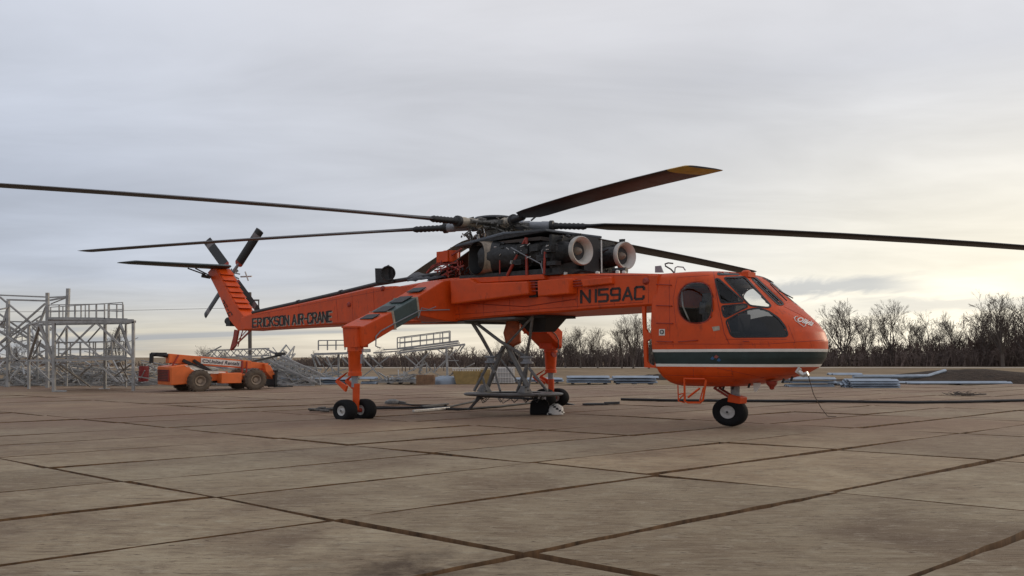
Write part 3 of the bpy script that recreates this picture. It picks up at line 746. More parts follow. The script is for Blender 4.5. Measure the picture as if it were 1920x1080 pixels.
# belly fittings: chin light, drain mast, antenna, torn wrap
b_ = MB(); b_.lathe(TH(1447, 719, -.2), -EC, Vector((1, 0, 0)), Vector((0, 1, 0)), [(.13, -.05), (.12, .02), (.06, .08), (.05, .13), (.0, .15)], 14); b_.build('belly_lamp', REDPAINT, cabin)
b_ = MB(); b_.tube([TH(1494, 699, -.45), TH(1500, 690, -.45)], .05, 8); b_.tube([TH(1498, 697, -.45), TH(1506, 703, -.45), TH(1515, 700, -.45)], .055, 8); b_.tube([TH(1502, 702, -.45), TH(1514, 704, -.45)], .03, 8); b_.build('tow_fitting', SILVER, cabin)
b_ = MB(); b_.loft([[TH(u - w / 2, v, -.3), TH(u + w / 2, v, -.3), TH(u + w / 2, v, -.2), TH(u - w / 2, v, -.2)] for u, v, w in ((1420, 718, 16), (1418, 728, 10), (1416, 734, 5))]); b_.build('belly_wrap', TOTE, cabin)
b_ = MB()
for u, v in ((1358, 728), (1376, 727), (1406, 724), (1470, 715), (1486, 711)): b_.tube([TH(u, v - 5, -.3), TH(u - 3, v + 3, -.3)], .025, 6)
build_each(b_, 'drain_pipe', BLACK, cabin)
for pts in (((1262, 645), (1263, 655)), ((1300, 690), (1301, 724)), ((1440, 640), (1444, 655)), ((1255, 525), (1256, 640)), ((1345, 690), (1430, 708), (1500, 700)), ((1360, 636), (1480, 636)), ((1240, 703), (1380, 706)), ((1410, 642), (1412, 655))): seam(pts, full, cabin, .005)
# rear cabin door standing open
b_ = MB()
def doorframe(outer, inner_list, bpl, th):
    pts = [Vector(p) for p in dens(outer, 30)]; edges = [(i, (i + 1) % len(pts)) for i in range(len(pts))]; k0 = len(pts)
    for inn in inner_list:
        s = len(pts); d = dens(inn, 6); pts += [Vector(p) for p in d]; edges += [(s + i, s + (i + 1) % len(d)) for i in range(len(d))]
    r = delaunay_2d_cdt(pts, edges, [], 1, 1e-4)
    vs_ = [Vector(p) for p in r[0]]
    fs_ = []
    for f in r[2]:
        cxx = sum(vs_[i].x for i in f) / len(f); cyy = sum(vs_[i].y for i in f) / len(f)
        if inpoly(cxx, cyy, outer) and not any(inpoly(cxx, cyy, inn) for inn in inner_list): fs_.append(f)
    base = [TH(p.x, p.y, bpl) for p in vs_]
    o = len(b_.v); nv = len(base)
    b_.add(base + [p + EB * th for p in base], [tuple(f) for f in fs_] + [tuple(i + nv for i in reversed(f)) for f in fs_])
    ec = {}
    for f in fs_:
        for i in range(len(f)):
            e = (f[i], f[(i + 1) % len(f)]); ec[tuple(sorted(e))] = ec.get(tuple(sorted(e)), 0) + 1
    for (i, j), c_ in ec.items():
        if c_ == 1: b_.f.append((o + i, o + j, o + nv + j, o + nv + i)); b_.m.append(b_.cur)
doorframe([(1203, 571), (1228, 571), (1230, 690), (1208, 689)], [roundpoly([(1209, 573), (1226, 573), (1226, 626), (1214, 624), (1210, 616)], 4), roundpoly([(1212, 640), (1216, 636), (1227, 636), (1228, 686), (1218, 684), (1213, 678)], 4)], -.98, .05)
b_.build('rear_door', ORANGE, heli, smooth=0)['label'] = 'narrow orange door with two open window holes at the rear of the cabin'

# ---------------------------------------------------------------- beam and tail boom
def side_loft(stations, m, name, parent, bev=.03):
    rings = []
    for u, vt, vb, w in stations:
        at_, ct = T(u, vt, -w); ab_, cb = T(u, vb, -w); e = .05
        prof = [(-w + e, cb), (-w, cb + e), (-w, ct - e), (-w + e, ct), (w - e, ct), (w, ct - e), (w, cb + e), (w - e, cb)]
        rings.append([H(at_ + (ab_ - at_) * (ct - z) / (ct - cb), y, z) for y, z in prof])
    b_ = MB(); b_.loft(rings); return b_.build(name, m, parent, smooth=30), b_
BEAM = [(1232, 513, 573, 1.03), (1180, 512, 576, 1.02), (1130, 512, 579, .98), (1060, 514, 585, .93), (990, 516, 589, .90), (920, 518, 595, .90), (845, 521, 602, .88), (800, 527, 604, .82), (738, 538, 606, .70)]
beam, bmb = side_loft(BEAM, ORANGE, 'fuselage_beam', heli)
BOOM = [(738, 536, 606, .685), (696, 538, 607, .62), (623, 555, 609, .53), (540, 573, 614, .46), (475, 587, 618, .42), (452, 594, 620, .40)]
boom, bomb = side_loft(BOOM, ORANGE, 'tail_boom', heli)
bvh_beam = BVHTree.FromPolygons([Vector(p) for p in bmb.v], bmb.f)
bvh_boom = BVHTree.FromPolygons([Vector(p) for p in bomb.v], bomb.f)
GLYPH = {'N': [[(0, 0), (0, 1), (.8, 0), (.8, 1)]], '1': [[(.25, 0), (.25, 1)]], '5': [[(.8, 1), (0, 1), (0, .56), (.7, .56), (.8, .46), (.8, .1), (.7, 0), (0, 0)]],
 '9': [[(0, 0), (.7, 0), (.8, .1), (.8, .9), (.7, 1), (.1, 1), (0, .9), (0, .58), (.1, .48), (.8, .48)]], 'A': [[(0, 0), (.42, 1), (.84, 0)], [(.16, .32), (.68, .32)]], 'C': [[(.8, .78), (.8, .9), (.7, 1), (.1, 1), (0, .9), (0, .1), (.1, 0), (.7, 0), (.8, .1), (.8, .22)]],
 'E': [[(.75, 1), (0, 1), (0, 0), (.75, 0)], [(0, .52), (.6, .52)]], 'R': [[(0, 0), (0, 1), (.65, 1), (.78, .88), (.78, .62), (.65, .5), (0, .5)], [(.4, .5), (.8, 0)]], 'I': [[(.2, 0), (.2, 1)]], 'K': [[(0, 0), (0, 1)], [(.78, 1), (.02, .42)], [(.28, .6), (.8, 0)]],
 'S': [[(.8, .85), (.68, 1), (.1, 1), (0, .88), (0, .62), (.1, .52), (.7, .48), (.8, .38), (.8, .12), (.68, 0), (.1, 0), (0, .15)]], 'O': [[(.1, 0), (0, .12), (0, .88), (.1, 1), (.7, 1), (.8, .88), (.8, .12), (.7, 0), (.1, 0)]], '-': [[(.1, .5), (.6, .5)]], ' ': []}
ADV = {'1': .55, 'I': .45, ' ': .55, '-': .75}
def dec_stroke(s, quad, bvh, off, name, m, parent, wd=.2, label=None, shift=(0, 0)):
    bl, br, tr, tl = [Vector(q) for q in quad]; tot = sum(ADV.get(ch, 1.12) for ch in s) - .3; b_ = MB(); x0 = 0
    asp = tot / max(1e-6, 1.0)
    def pos(x, y):
        p = bl * (1 - x) * (1 - y) + br * x * (1 - y) + tr * x * y + tl * (1 - x) * y
        return hit(p.x + shift[0], p.y + shift[1], bvh, off)
    W = (br - bl).length / tot; Hh = (tl - bl).length
    for ch in s:
        for ln in GLYPH[ch]:
            for (ax_, ay), (bx, by) in zip(ln, ln[1:]):
                # work in pixels so the stroke keeps one width
                p = Vector(((x0 + ax_) * W, ay * Hh)); q = Vector(((x0 + bx) * W, by * Hh)); d_ = (q - p).normalized(); n_ = Vector((-d_.y, d_.x)) * (wd * Hh / 2); e_ = d_ * (wd * Hh * .38)
                quad_ = [p - e_ - n_, q + e_ - n_, q + e_ + n_, p - e_ + n_]
                pp = [pos(k.x / (W * tot), k.y / Hh) for k in quad_]
                if all(pp): b_.add(pp, [(0, 1, 2, 3)])
        x0 += ADV.get(ch, 1.12)
    me_o = b_.build(name, m, parent, smooth=0, recalc=False)
    if label: me_o['label'] = label
    return me_o
dec_stroke('N159AC', [(1090, 567.5), (1207, 560), (1208, 537.5), (1090, 545.5)], bvh_beam, .008, 'registration_lettering', LETTER, beam, .2, 'black registration letters N159AC')
dec_stroke('ERICKSON AIR-CRANE', [(474, 613.5), (622, 602.5), (622, 583.5), (474, 598)], bvh_boom, .005, 'boom_lettering_edge', BEIGE, boom, .18, None, (1.2, 1.4))
dec_stroke('ERICKSON AIR-CRANE', [(474, 613.5), (622, 602.5), (622, 583.5), (474, 598)], bvh_boom, .010, 'boom_lettering', LETTER, boom, .165, 'black lettering ERICKSON AIR-CRANE with pale edges')
# underside plates
b_ = MB()
for u0, u1, v0, v1 in ((790, 870, 600, 606), (870, 965, 597, 598)):
    b_.prism([TH(u0, v0, -.8), TH(u1, v1 - 4, -.8), TH(u1, v1, -.8), TH(u0, v0 + 5, -.8)], EB * 1.5)
build_each(b_, 'belly_plate', UNDER, beam, smooth=0)
b_ = MB()
for s_ in ((905, 585, 1000, 577, 5),):
    pass
a0_, c0_ = T(985, 590, -.5)
b_.box(a0_ - .55, a0_ + .55, -.5, .5, c0_ - .10, c0_ - .02, H); b_.loft([[H(a, y, z) for a, y in ((a0_ - s, -s * .7), (a0_ + s, -s * .7), (a0_ + s, s * .7), (a0_ - s, s * .7))] for s, z in ((.45, c0_ - .10), (.24, c0_ - .48))]); b_.build('hoist_well', BLACK, beam, smooth=0)
# side equipment fairings
def sidebox(poly, b0, b1, name, m, parent, bev=.02, label=None):
    pts = [TH(u, v, b1) for u, v in poly]
    b_ = MB(); b_.prism(pts, EB * (b0 - b1)); o = b_.build(name, m, parent, smooth=0, bevel=bev)
    if label: o['label'] = label
    return o
sidebox([(843, 524), (880, 522), (893, 531), (988, 527), (990, 552), (845, 571)], -.80, -1.20, 'equipment_fairing', ORANGE, beam, .04, 'long orange fairing with a stepped upper edge')
sidebox([(845, 523), (1018, 514), (1020, 524), (893, 531), (880, 524)], -.80, -1.04, 'equipment_fairing', ORANGE, beam, .03)
sidebox([(1007, 526), (1064, 521), (1065, 551), (1008, 556)], -.85, -1.22, 'equipment_box', ORANGE, beam, .03, 'boxy orange cover beside the long fairing')
sidebox([(1088, 524), (1144, 519), (1146, 532), (1092, 538)], -.85, -1.10, 'equipment_box', ORANGE, beam, .03, 'shallow orange cover above the registration letters')
b_ = MB()
for v in (528, 533, 538, 545): b_.tube([TH(988, v + 1, -1.08), TH(1010, v, -1.08)], .02, 6)
for v in (524, 529, 534): b_.tube([TH(1064, v + 4, -1.05), TH(1094, v + 1, -1.05)], .02, 6)
build_each(b_, 'hydraulic_line', REDPAINT, beam)
b_ = MB(); b_.prism([TH(992, 526, -.96), TH(1006, 525, -.96), TH(1006, 557, -.96), TH(992, 558, -.96)], EB * .05); b_.prism([TH(1066, 540, -1.0), TH(1074, 539, -1.0), TH(1074, 551, -1.0), TH(1066, 551, -1.0)], EB * .05); build_each(b_, 'dark_recess', BLACK, beam, smooth=0)
seam([(800, 577), (830, 566), (985, 575), (1085, 560)], bvh_beam, beam, .012)
seam([(1100, 516), (1220, 516)], bvh_beam, beam, .008)
seam([(1083, 540), (1083, 583)], bvh_beam, beam, .008)
seam([(630, 555), (634, 608)], bvh_boom, boom, .007)
seam([(700, 542), (703, 606)], bvh_boom, boom, .007)
seam([(470, 612), (735, 600)], bvh_boom, boom, .007)
b_ = MB()
for u, v in ((718, 541), (655, 571), (1212, 527)): b_.lathe(hit(u, v, bvh_beam if u > 738 else bvh_boom, -.02), -EB.normalized(), EA.normalized(), EC, [(.09, 0), (.09, .04), (.05, .08), (0, .08)], 12)
build_each(b_, 'access_cap', REDPAINT, boom)
for pts in (((905, 520), (907, 597)), ((1150, 512), (1152, 579)), ((1215, 512), (1216, 574)), ((955, 560), (957, 592)), ((850, 590), (1210, 566)), ((860, 575), (862, 601))): seam(pts, bvh_beam, beam, .006)
for pts in (((560, 572), (562, 612)), ((505, 582), (507, 615)), ((480, 590), (735, 541)), ((660, 548), (662, 607))): seam(pts, bvh_boom, boom, .006)
# drive shaft on top of the boom
b_ = MB(); sh = [TH(u, v, -.34) for u, v in ((474, 586), (560, 567), (640, 548.5), (704, 533), (760, 524), (838, 511))]
b_.tube(sh, .07, 10)
for i in (1, 2): b_.lathe(sh[i] - (sh[i + 1] - sh[i]).normalized() * .06, (sh[i + 1] - sh[i]).normalized(), EC, EB.normalized(), [(0, 0), (.10, 0), (.10, .10), (0, .10)], 10)
b_.build('tail_drive_shaft', DARKPIPE, heli)
# oil cooler with fan mouth
b_ = MB(); p0 = TH(706, 517, -.2)
b_.loft([[TH(u, v, -.45), TH(u, v, .35)] + [TH(u + 34 * 1, v - 0, .35), TH(u + 34, v, -.45)] for u, v in ((704, 530), (703, 503))])
fo = TH(741, 514, -.45)
ax = (EA * .8 - EB * .6).normalized()
b_.lathe(TH(727, 515, -.25), ax, ax.cross(EC).normalized(), EC, [(.20, 0), (.235, .2), (.25, .4), (.25, .48), (.21, .48), (.20, .38), (0, .36)], 24)
b_.build('oil_cooler', ENGINE, heli, smooth=40)['label'] = 'dark oil cooler with a round fan mouth on the boom top'
b_ = MB(); b_.tube([TH(u, v, -.3) for u, v in ((727, 503), (726, 498), (729, 497), (731, 502))], .015, 5); b_.build('lifting_eye', BLACK, heli)
# bent black sheet draped over the shaft
b_ = MB(); rr = random.Random(4); g = []
for j in range(5):
    for i in range(15):
        s = i / 14; u = 764 + 72 * s; v = 521 - 9 * s + 8 * (j / 4) ** 1.5 - (9 * math.exp(-((s - .25) / .14) ** 2) * (1 - j / 4)) + rr.uniform(-1.5, 1.5)
        g.append(TH(u, v, -.62 + .55 * (1 - j / 4) + rr.uniform(-.03, .03)))
b_.add(g, [(j * 15 + i, j * 15 + i + 1, (j + 1) * 15 + i + 1, (j + 1) * 15 + i) for j in range(4) for i in range(14)])
tarp = b_.build('tarpaulin', TARP, None, loc=H0, smooth=60, recalc=False)
td = tarp.modifiers.new('thickness', 'SOLIDIFY'); td.thickness = .02
tag(tarp, 'crumpled black plastic sheet draped over the top of the orange fuselage behind the engines', 'tarpaulin')
# orange hydraulic tank on a dark pipe frame
b_ = MB(); po = TH(845, 492, -.35)
b_.lathe(po, EC, EA.normalized() * 1.0, EB.normalized(), [(0, 0), (.22, 0), (.23, .04), (.23, .33), (.21, .36), (0, .36)], 20)
b_.loft([[po + H(a, y, z) for a, y in ((-.28, -.2), (.12, -.2), (.12, .2), (-.28, .2))] for z in (0, .34)])
b_.build('fluid_tank', ORANGE, heli, smooth=40)['label'] = 'small orange fluid tank standing behind the exhaust'
b_ = MB(); b_.tube([po + EC * .36, po + EC * .36 + EC * .12], .012, 5); b_.build('tank_aerial', BLACK, heli)
b_ = MB(); rr = random.Random(9)
for u, v in (((812, 498), (800, 512)), ((818, 496), (836, 478)), ((812, 498), (860, 492)), ((815, 508), (862, 500)), ((822, 520), (870, 498)), ((840, 520), (838, 490)), ((862, 520), (858, 488)), ((806, 505), (866, 466))): b_.bar(TH(*u, -.45), TH(*v, -.45), .05)
for i in range(26): 
    u = rr.uniform(815, 870); v = rr.uniform(497, 518); b_.tube([TH(u, v, rr.uniform(-.7, 0)), TH(u + rr.uniform(-14, 14), v + rr.uniform(-9, 6), rr.uniform(-.7, 0))], .022, 5)
b_.build('pipe_frame', REDPAINT, heli)
b_ = MB()
for i in range(30):
    u = rr.uniform(845, 900); v = rr.uniform(503, 519); b_.tube([TH(u, v, rr.uniform(-.85, -.3)), TH(u + rr.uniform(-10, 10), v + rr.uniform(-7, 5), rr.uniform(-.85, -.3))], .018, 5)
b_.build('hose_bundle', BLACK, heli)

# ---------------------------------------------------------------- tail pylon
PB = .25
face = [(389, 511), (396, 503), (405, 503), (425, 543), (446, 580), (458, 594), (459, 618), (446, 620), (430, 600), (410, 552)]
b_ = MB(); w0 = [(u, v) for u, v in face]
b_.prism([TH(u, v, -PB) for u, v in face], EB * (2 * PB)); pyl = b_.build('tail_pylon', ORANGE, heli, smooth=0, bevel=.02)
bvh_pyl = BVHTree.FromPolygons([Vector(p) for p in b_.v], b_.f)
b_ = MB()
edge = [(405, 503), (425, 543), (446, 580)]
def edgept(t):
    if t < .5: s = t / .5; return (405 + 20 * s, 503 + 40 * s)
    s = (t - .5) / .5; return (425 + 21 * s, 543 + 37 * s)
for i in range(7):
    t0 = .03 + i * .137; t1 = t0 + .115
    u0, v0 = edgept(t0); u1, v1 = edgept(t1)
    a0, c0 = T(u0, v0, -PB); a1, c1 = T(u1, v1, -PB)
    b_.box8([H(a0 - .05, -PB + .02, c0), H(a0 + .05, -PB + .02, c0), H(a0 + .05, PB - .02, c0), H(a0 - .05, PB - .02, c0), H(a1 - .05, -PB + .02, c1), H(a1 + .12, -PB + .02, c1), H(a1 + .12, PB - .02, c1), H(a1 - .05, PB - .02, c1)])
build_each(b_, 'pylon_step', ORANGE, pyl, smooth=0, bevel=.015)
b_ = MB(); b_.tube([TH(u, v, PB + .02) for u, v in ((438, 527), (455, 557), (474, 588))], .07, 8); b_.build('shaft_cover', DARKPIPE, pyl)
b_ = MB(); b_.lathe(TH(430, 602, -.05), -EA.normalized(), EB.normalized(), EC, [(0, -.1), (.15, -.1), (.17, .05), (.12, .15), (0, .2)], 12); b_.box(-11.95, -11.7, -.2, .1, 2.95, 3.3, H); b_.build('tail_light_housing', ENGINE, pyl)
dec_stroke('N159AC', [(412, 552), (436, 590), (430, 593), (404, 556)], bvh_pyl, .012, 'pylon_lettering', LETTER, pyl, .2)
b_ = MB()
b_.prism([TH(u, v, -.1) for u, v in ((439, 618), (446, 620), (441, 648), (434, 657), (431, 655), (437, 632))], EB * .06)
b_.bar(TH(432, 656, -.1), TH(472, 618, -.25), .05); b_.bar(TH(446, 650, -.05), TH(455, 620, .1), .035); b_.bar(TH(447, 637, 0), TH(462, 620, .25), .03)
b_.build('tail_skid', REDPAINT, heli, smooth=0)
# stabiliser on the starboard side of the pylon top
b_ = MB(); rings = []
for s in (0, .5, .92, 1.0):
    bb = .12 + (-3.15 - .12) * s; cc = 5.50 + (5.44 - 5.50) * s; le = -12.30 - .05 * s - (.55 if s == 1 else 0) ; te = -13.25 + .0 * s
    prof = []
    for k in range(12):
        an = 2 * PI * k / 12; x = math.cos(an); z = math.sin(an) * .10 * (1 if s < 1 else .3) * (1 - .35 * s)
        prof.append(H((le + te) / 2 + x * (le - te) / 2, bb, cc + z))
    rings.append(prof)
b_.loft(rings); stab = b_.build('stabilizer', GREEN, heli, smooth=50); stab['label'] = 'dark green stabilizer sticking out from the top of the tail'
b_ = MB(); b_.tube([TAH(352, 503, -12.8), TAH(385, 515, -12.8)], .03, 6); b_.tube([TAH(366, 503, -12.6), TAH(392, 516, -12.6)], .03, 6); b_.tube([TAH(378, 517, -12.9), TAH(394, 520, -12.9)], .07, 8); b_.build('stabilizer_strut', DARKPIPE, heli)
# tail rotor
TRA, TRB, TRC = -13.49, .80, 5.30
b_ = MB(); o_ = H(TRA, TRB, TRC); eb = EB.normalized(); ea = EA.normalized()
b_.lathe(o_ - EB * .55, eb, ea, EC, [(0, 0), (.09, 0), (.10, .4), (.16, .5), (.17, .62), (.10, .72), (0, .74)], 14)
for k in range(4):
    an = R(45 + 90 * k); d = (EA * math.sin(an) + EC * math.cos(an)); b_.tube([o_, o_ + d * .62], [.09, .06], 8)
rr = random.Random(2)
for k in range(10): b_.tube([o_ + Vector((rr.uniform(-.2, .2), rr.uniform(-.1, .1), rr.uniform(-.2, .2))) , o_ + Vector((rr.uniform(-.3, .3), rr.uniform(-.2, .2), rr.uniform(-.3, .3)))], .03, 5)
b_.build('tail_rotor_hub', GREYMET, heli)
b_ = MB(); b_.tube([H(TRA + .15, TRB + .25, TRC - .1), H(TRA + .75, TRB + .3, TRC - .12)], .035, 6); b_.tube([H(TRA + .5, TRB + .2, TRC + .1), H(TRA + .55, TRB + .3, TRC - .3)], .03, 6); b_.build('pitch_control_link', SILVER, heli)
TIPPALE = mat('tail_blade_band', (.16, .14, .14), .5, var=.2)
for k in range(4):
    an = R(44 + 90 * k); d = (EA * math.sin(an) + EC * math.cos(an)); p_ = (EA * math.cos(an) - EC * math.sin(an))
    b_ = MB()
    rs = [(.52, .14, 1), (.60, .20, 1), (.68, .20, 0), (1.0, .20, 0), (1.95, .20, 0), (2.0, .20, 2), (2.22, .20, 2), (2.23, .20, 0), (2.42, .20, 0), (2.44, .19, 0)]
    rings = []
    for r_, hw, mm in rs:
        tw = .28
        rings.append([o_ + d * r_ + (p_ * math.cos(tw) + EB * math.sin(tw) * .8) * (hw * x) + EB * (z * .035) for x, z in ((-1, 0), (-.4, 1), (.3, .9), (.85, .5), (1, 0), (.85, -.5), (.3, -.9), (-.4, -1))])
    b_.loft(rings)
    for fi in range(len(b_.f) - 2):
        b_.m[fi] = rs[fi // 8][2]
    b_.build('tail_rotor_blade', [BLADE, REDPAINT, TIPPALE], heli, smooth=40)

# ---------------------------------------------------------------- main rotor
HUBC = 5.70
b_ = MB()
ea_, eb_ = EA, EB          # hub discs follow the airframe axes
b_.lathe(H(-.1, 0, 0), EC, ea_, eb_, [(0, HUBC + .27), (.36, HUBC + .27), (.47, HUBC + .24), (.50, HUBC + .19), (.47, HUBC + .15), (.36, HUBC + .10), (.30, HUBC + .02)], 32)
b_.build('hub_dome', mat('hub_black', (.025, .028, .032), .35), heli, smooth=40)['label'] = 'flat black dome on top of the rotor head'
b_ = MB(); b_.lathe(H(0, 0, 0), EC, ea_, eb_, [(.30, HUBC + .14), (.42, HUBC + .10), (.46, HUBC - .02), (.40, HUBC - .12), (.28, HUBC - .18), (.26, HUBC - .45), (.38, HUBC - .50), (.38, HUBC - .58), (.2, HUBC - .60), (.24, HUBC - 1.2)], 24)
b_.build('rotor_head', HUBMIX, heli, smooth=35)
tips = [(28.7, 4.90), (88.7, 5.15), (148.7, 5.27), (208.7, 5.10), (268.7, 5.13), (328.7, 4.62)]
rr = random.Random(11)
for k, (az, tc_) in enumerate(tips):
    an = R(az); d = H(math.cos(an), -math.sin(an), 0); tdir = H(math.sin(an), math.cos(an), 0)
    tn = tdir.normalized(); drop = HUBC - tc_
    def cz(r): return HUBC - drop * (.55 * (r / 10.97) + .45 * (r / 10.97) ** 2) * (1 if r > .5 else 1)
    def P_(r, y=0.0, z=0.0): return d * r + tdir * y + EC * (cz(r) + z)
    b_ = MB(); rings = []; mm = []
    st = [(1.95, .07, .055), (2.15, .10, .05), (2.5, .27, .045), (3.0, .295, .042), (4.5, .295, .04), (6, .295, .04), (7.5, .295, .038), (9, .295, .036), (10.1, .295, .034), (10.35, .295, .034), (10.85, .285, .03), (10.95, .26, .015)]
    if k == 0: st = [(r_ * .945, hw, th_) for r_, hw, th_ in st]
    if k == 5: st = st[:-2] + [(11.4, .285, .03), (11.5, .26, .015)]
    for r_, hw, th_ in st:
        tw = R(12 - 8 * r_ / 10.97); th_ *= 1.3
        ring = []
        for x, z in ((-1, 0), (-.55, .7), (0, .95), (.5, 1), (.85, .65), (1, 0), (.85, -.6), (.5, -.8), (0, -.7), (-.55, -.4)):
            y = x * hw; zz = z * th_
            ring.append(P_(r_, -y * math.cos(tw), zz + y * math.sin(tw)))
        rings.append(ring)
    b_.loft(rings)
    for fi in range(len(b_.f) - 2): b_.m[fi] = 1 if k == 0 and st[fi // 10][0] >= 9.75 else 0
    bl = b_.build('rotor_blade', [BLADE, BLADEYEL], heli, smooth=50)
    # sleeve, boot, spar
    b_ = MB(); dn = d.normalized(); ln = d.length
    b_.lathe(Vector((0, 0, 0)), Vector((1, 0, 0)), Vector((0, 0, 0)), Vector((0, 0, 0)), [], 3) if False else None
    def seg(prof, m, name):
        q = MB(); q.loft([[P_(r_) + tn * (rad * math.cos(2 * PI * j / 14)) + EC * (rad * math.sin(2 * PI * j / 14)) for j in range(14)] for r_, rad in prof]); return q.build(name, m, bl, smooth=40)
    seg([(.42, .11), (.5, .15), (.62, .16), (.63, .125), (1.02, .125), (1.04, .14), (1.22, .14), (1.24, .10)], GREYMET if k in (5, 2) else BEIGE, 'blade_sleeve')
    seg([(1.21, .10), (1.22, .165), (1.30, .17), (1.32, .11), (1.40, .10)] + [(1.42 + .05 * i, .085 + (.02 if i % 2 else 0)) for i in range(12)] + [(2.05, .07)], BLACK, 'blade_boot')
    b_ = MB()   # hinge, damper, pitch horn beside each arm
    b_.tube([P_(.45, .18, .02), P_(1.0, .16, .0)], .055, 8); b_.tube([P_(.95, .16, -.02), P_(1.0, -.1, -.05)], .04, 6)
    b_.tube([P_(.75, -.2, -.05), P_(.6, -.22, -.55)], .025, 6); b_.tube([P_(.5, .1, .1), P_(.72, .12, .12)], .05, 8)
    b_.bar(P_(.3, 0, 0), P_(.75, 0, 0), .32, .14)
    for q in range(16):
        r_ = rr.uniform(.35, 1.0); y = rr.uniform(-.28, .28); z = rr.uniform(-.35, .12); b_.tube([P_(r_, y, z), P_(r_ + rr.uniform(-.15, .15), y + rr.uniform(-.15, .15), z + rr.uniform(-.15, .12))], rr.uniform(.012, .045), 6)
    b_.build('blade_hinge', HUBMIX, bl, smooth=40)
b_ = MB()
for q in range(60):
    an = rr.uniform(0, 2 * PI); r_ = rr.uniform(.3, .75); z = rr.uniform(4.95, 5.6); x, y = r_ * math.cos(an), r_ * math.sin(an)
    b_.tube([H(x, y, z), H(x + rr.uniform(-.12, .12), y + rr.uniform(-.12, .12), z + rr.uniform(-.22, .22))], rr.uniform(.01, .03), 5)
build_each(b_, 'swashplate_link', HUBMIX, heli)
b_ = MB()
for q in range(14):
    an = rr.uniform(0, 2 * PI); r_ = rr.uniform(.45, .85); z = rr.uniform(5.05, 5.6); x, y = r_ * math.cos(an), r_ * math.sin(an)
    b_.tube([H(x, y, z), H(x + rr.uniform(-.06, .06), y + rr.uniform(-.06, .06), z + rr.uniform(.05, .2))], .022, 5)
b_.build('control_rod', SILVER, heli)

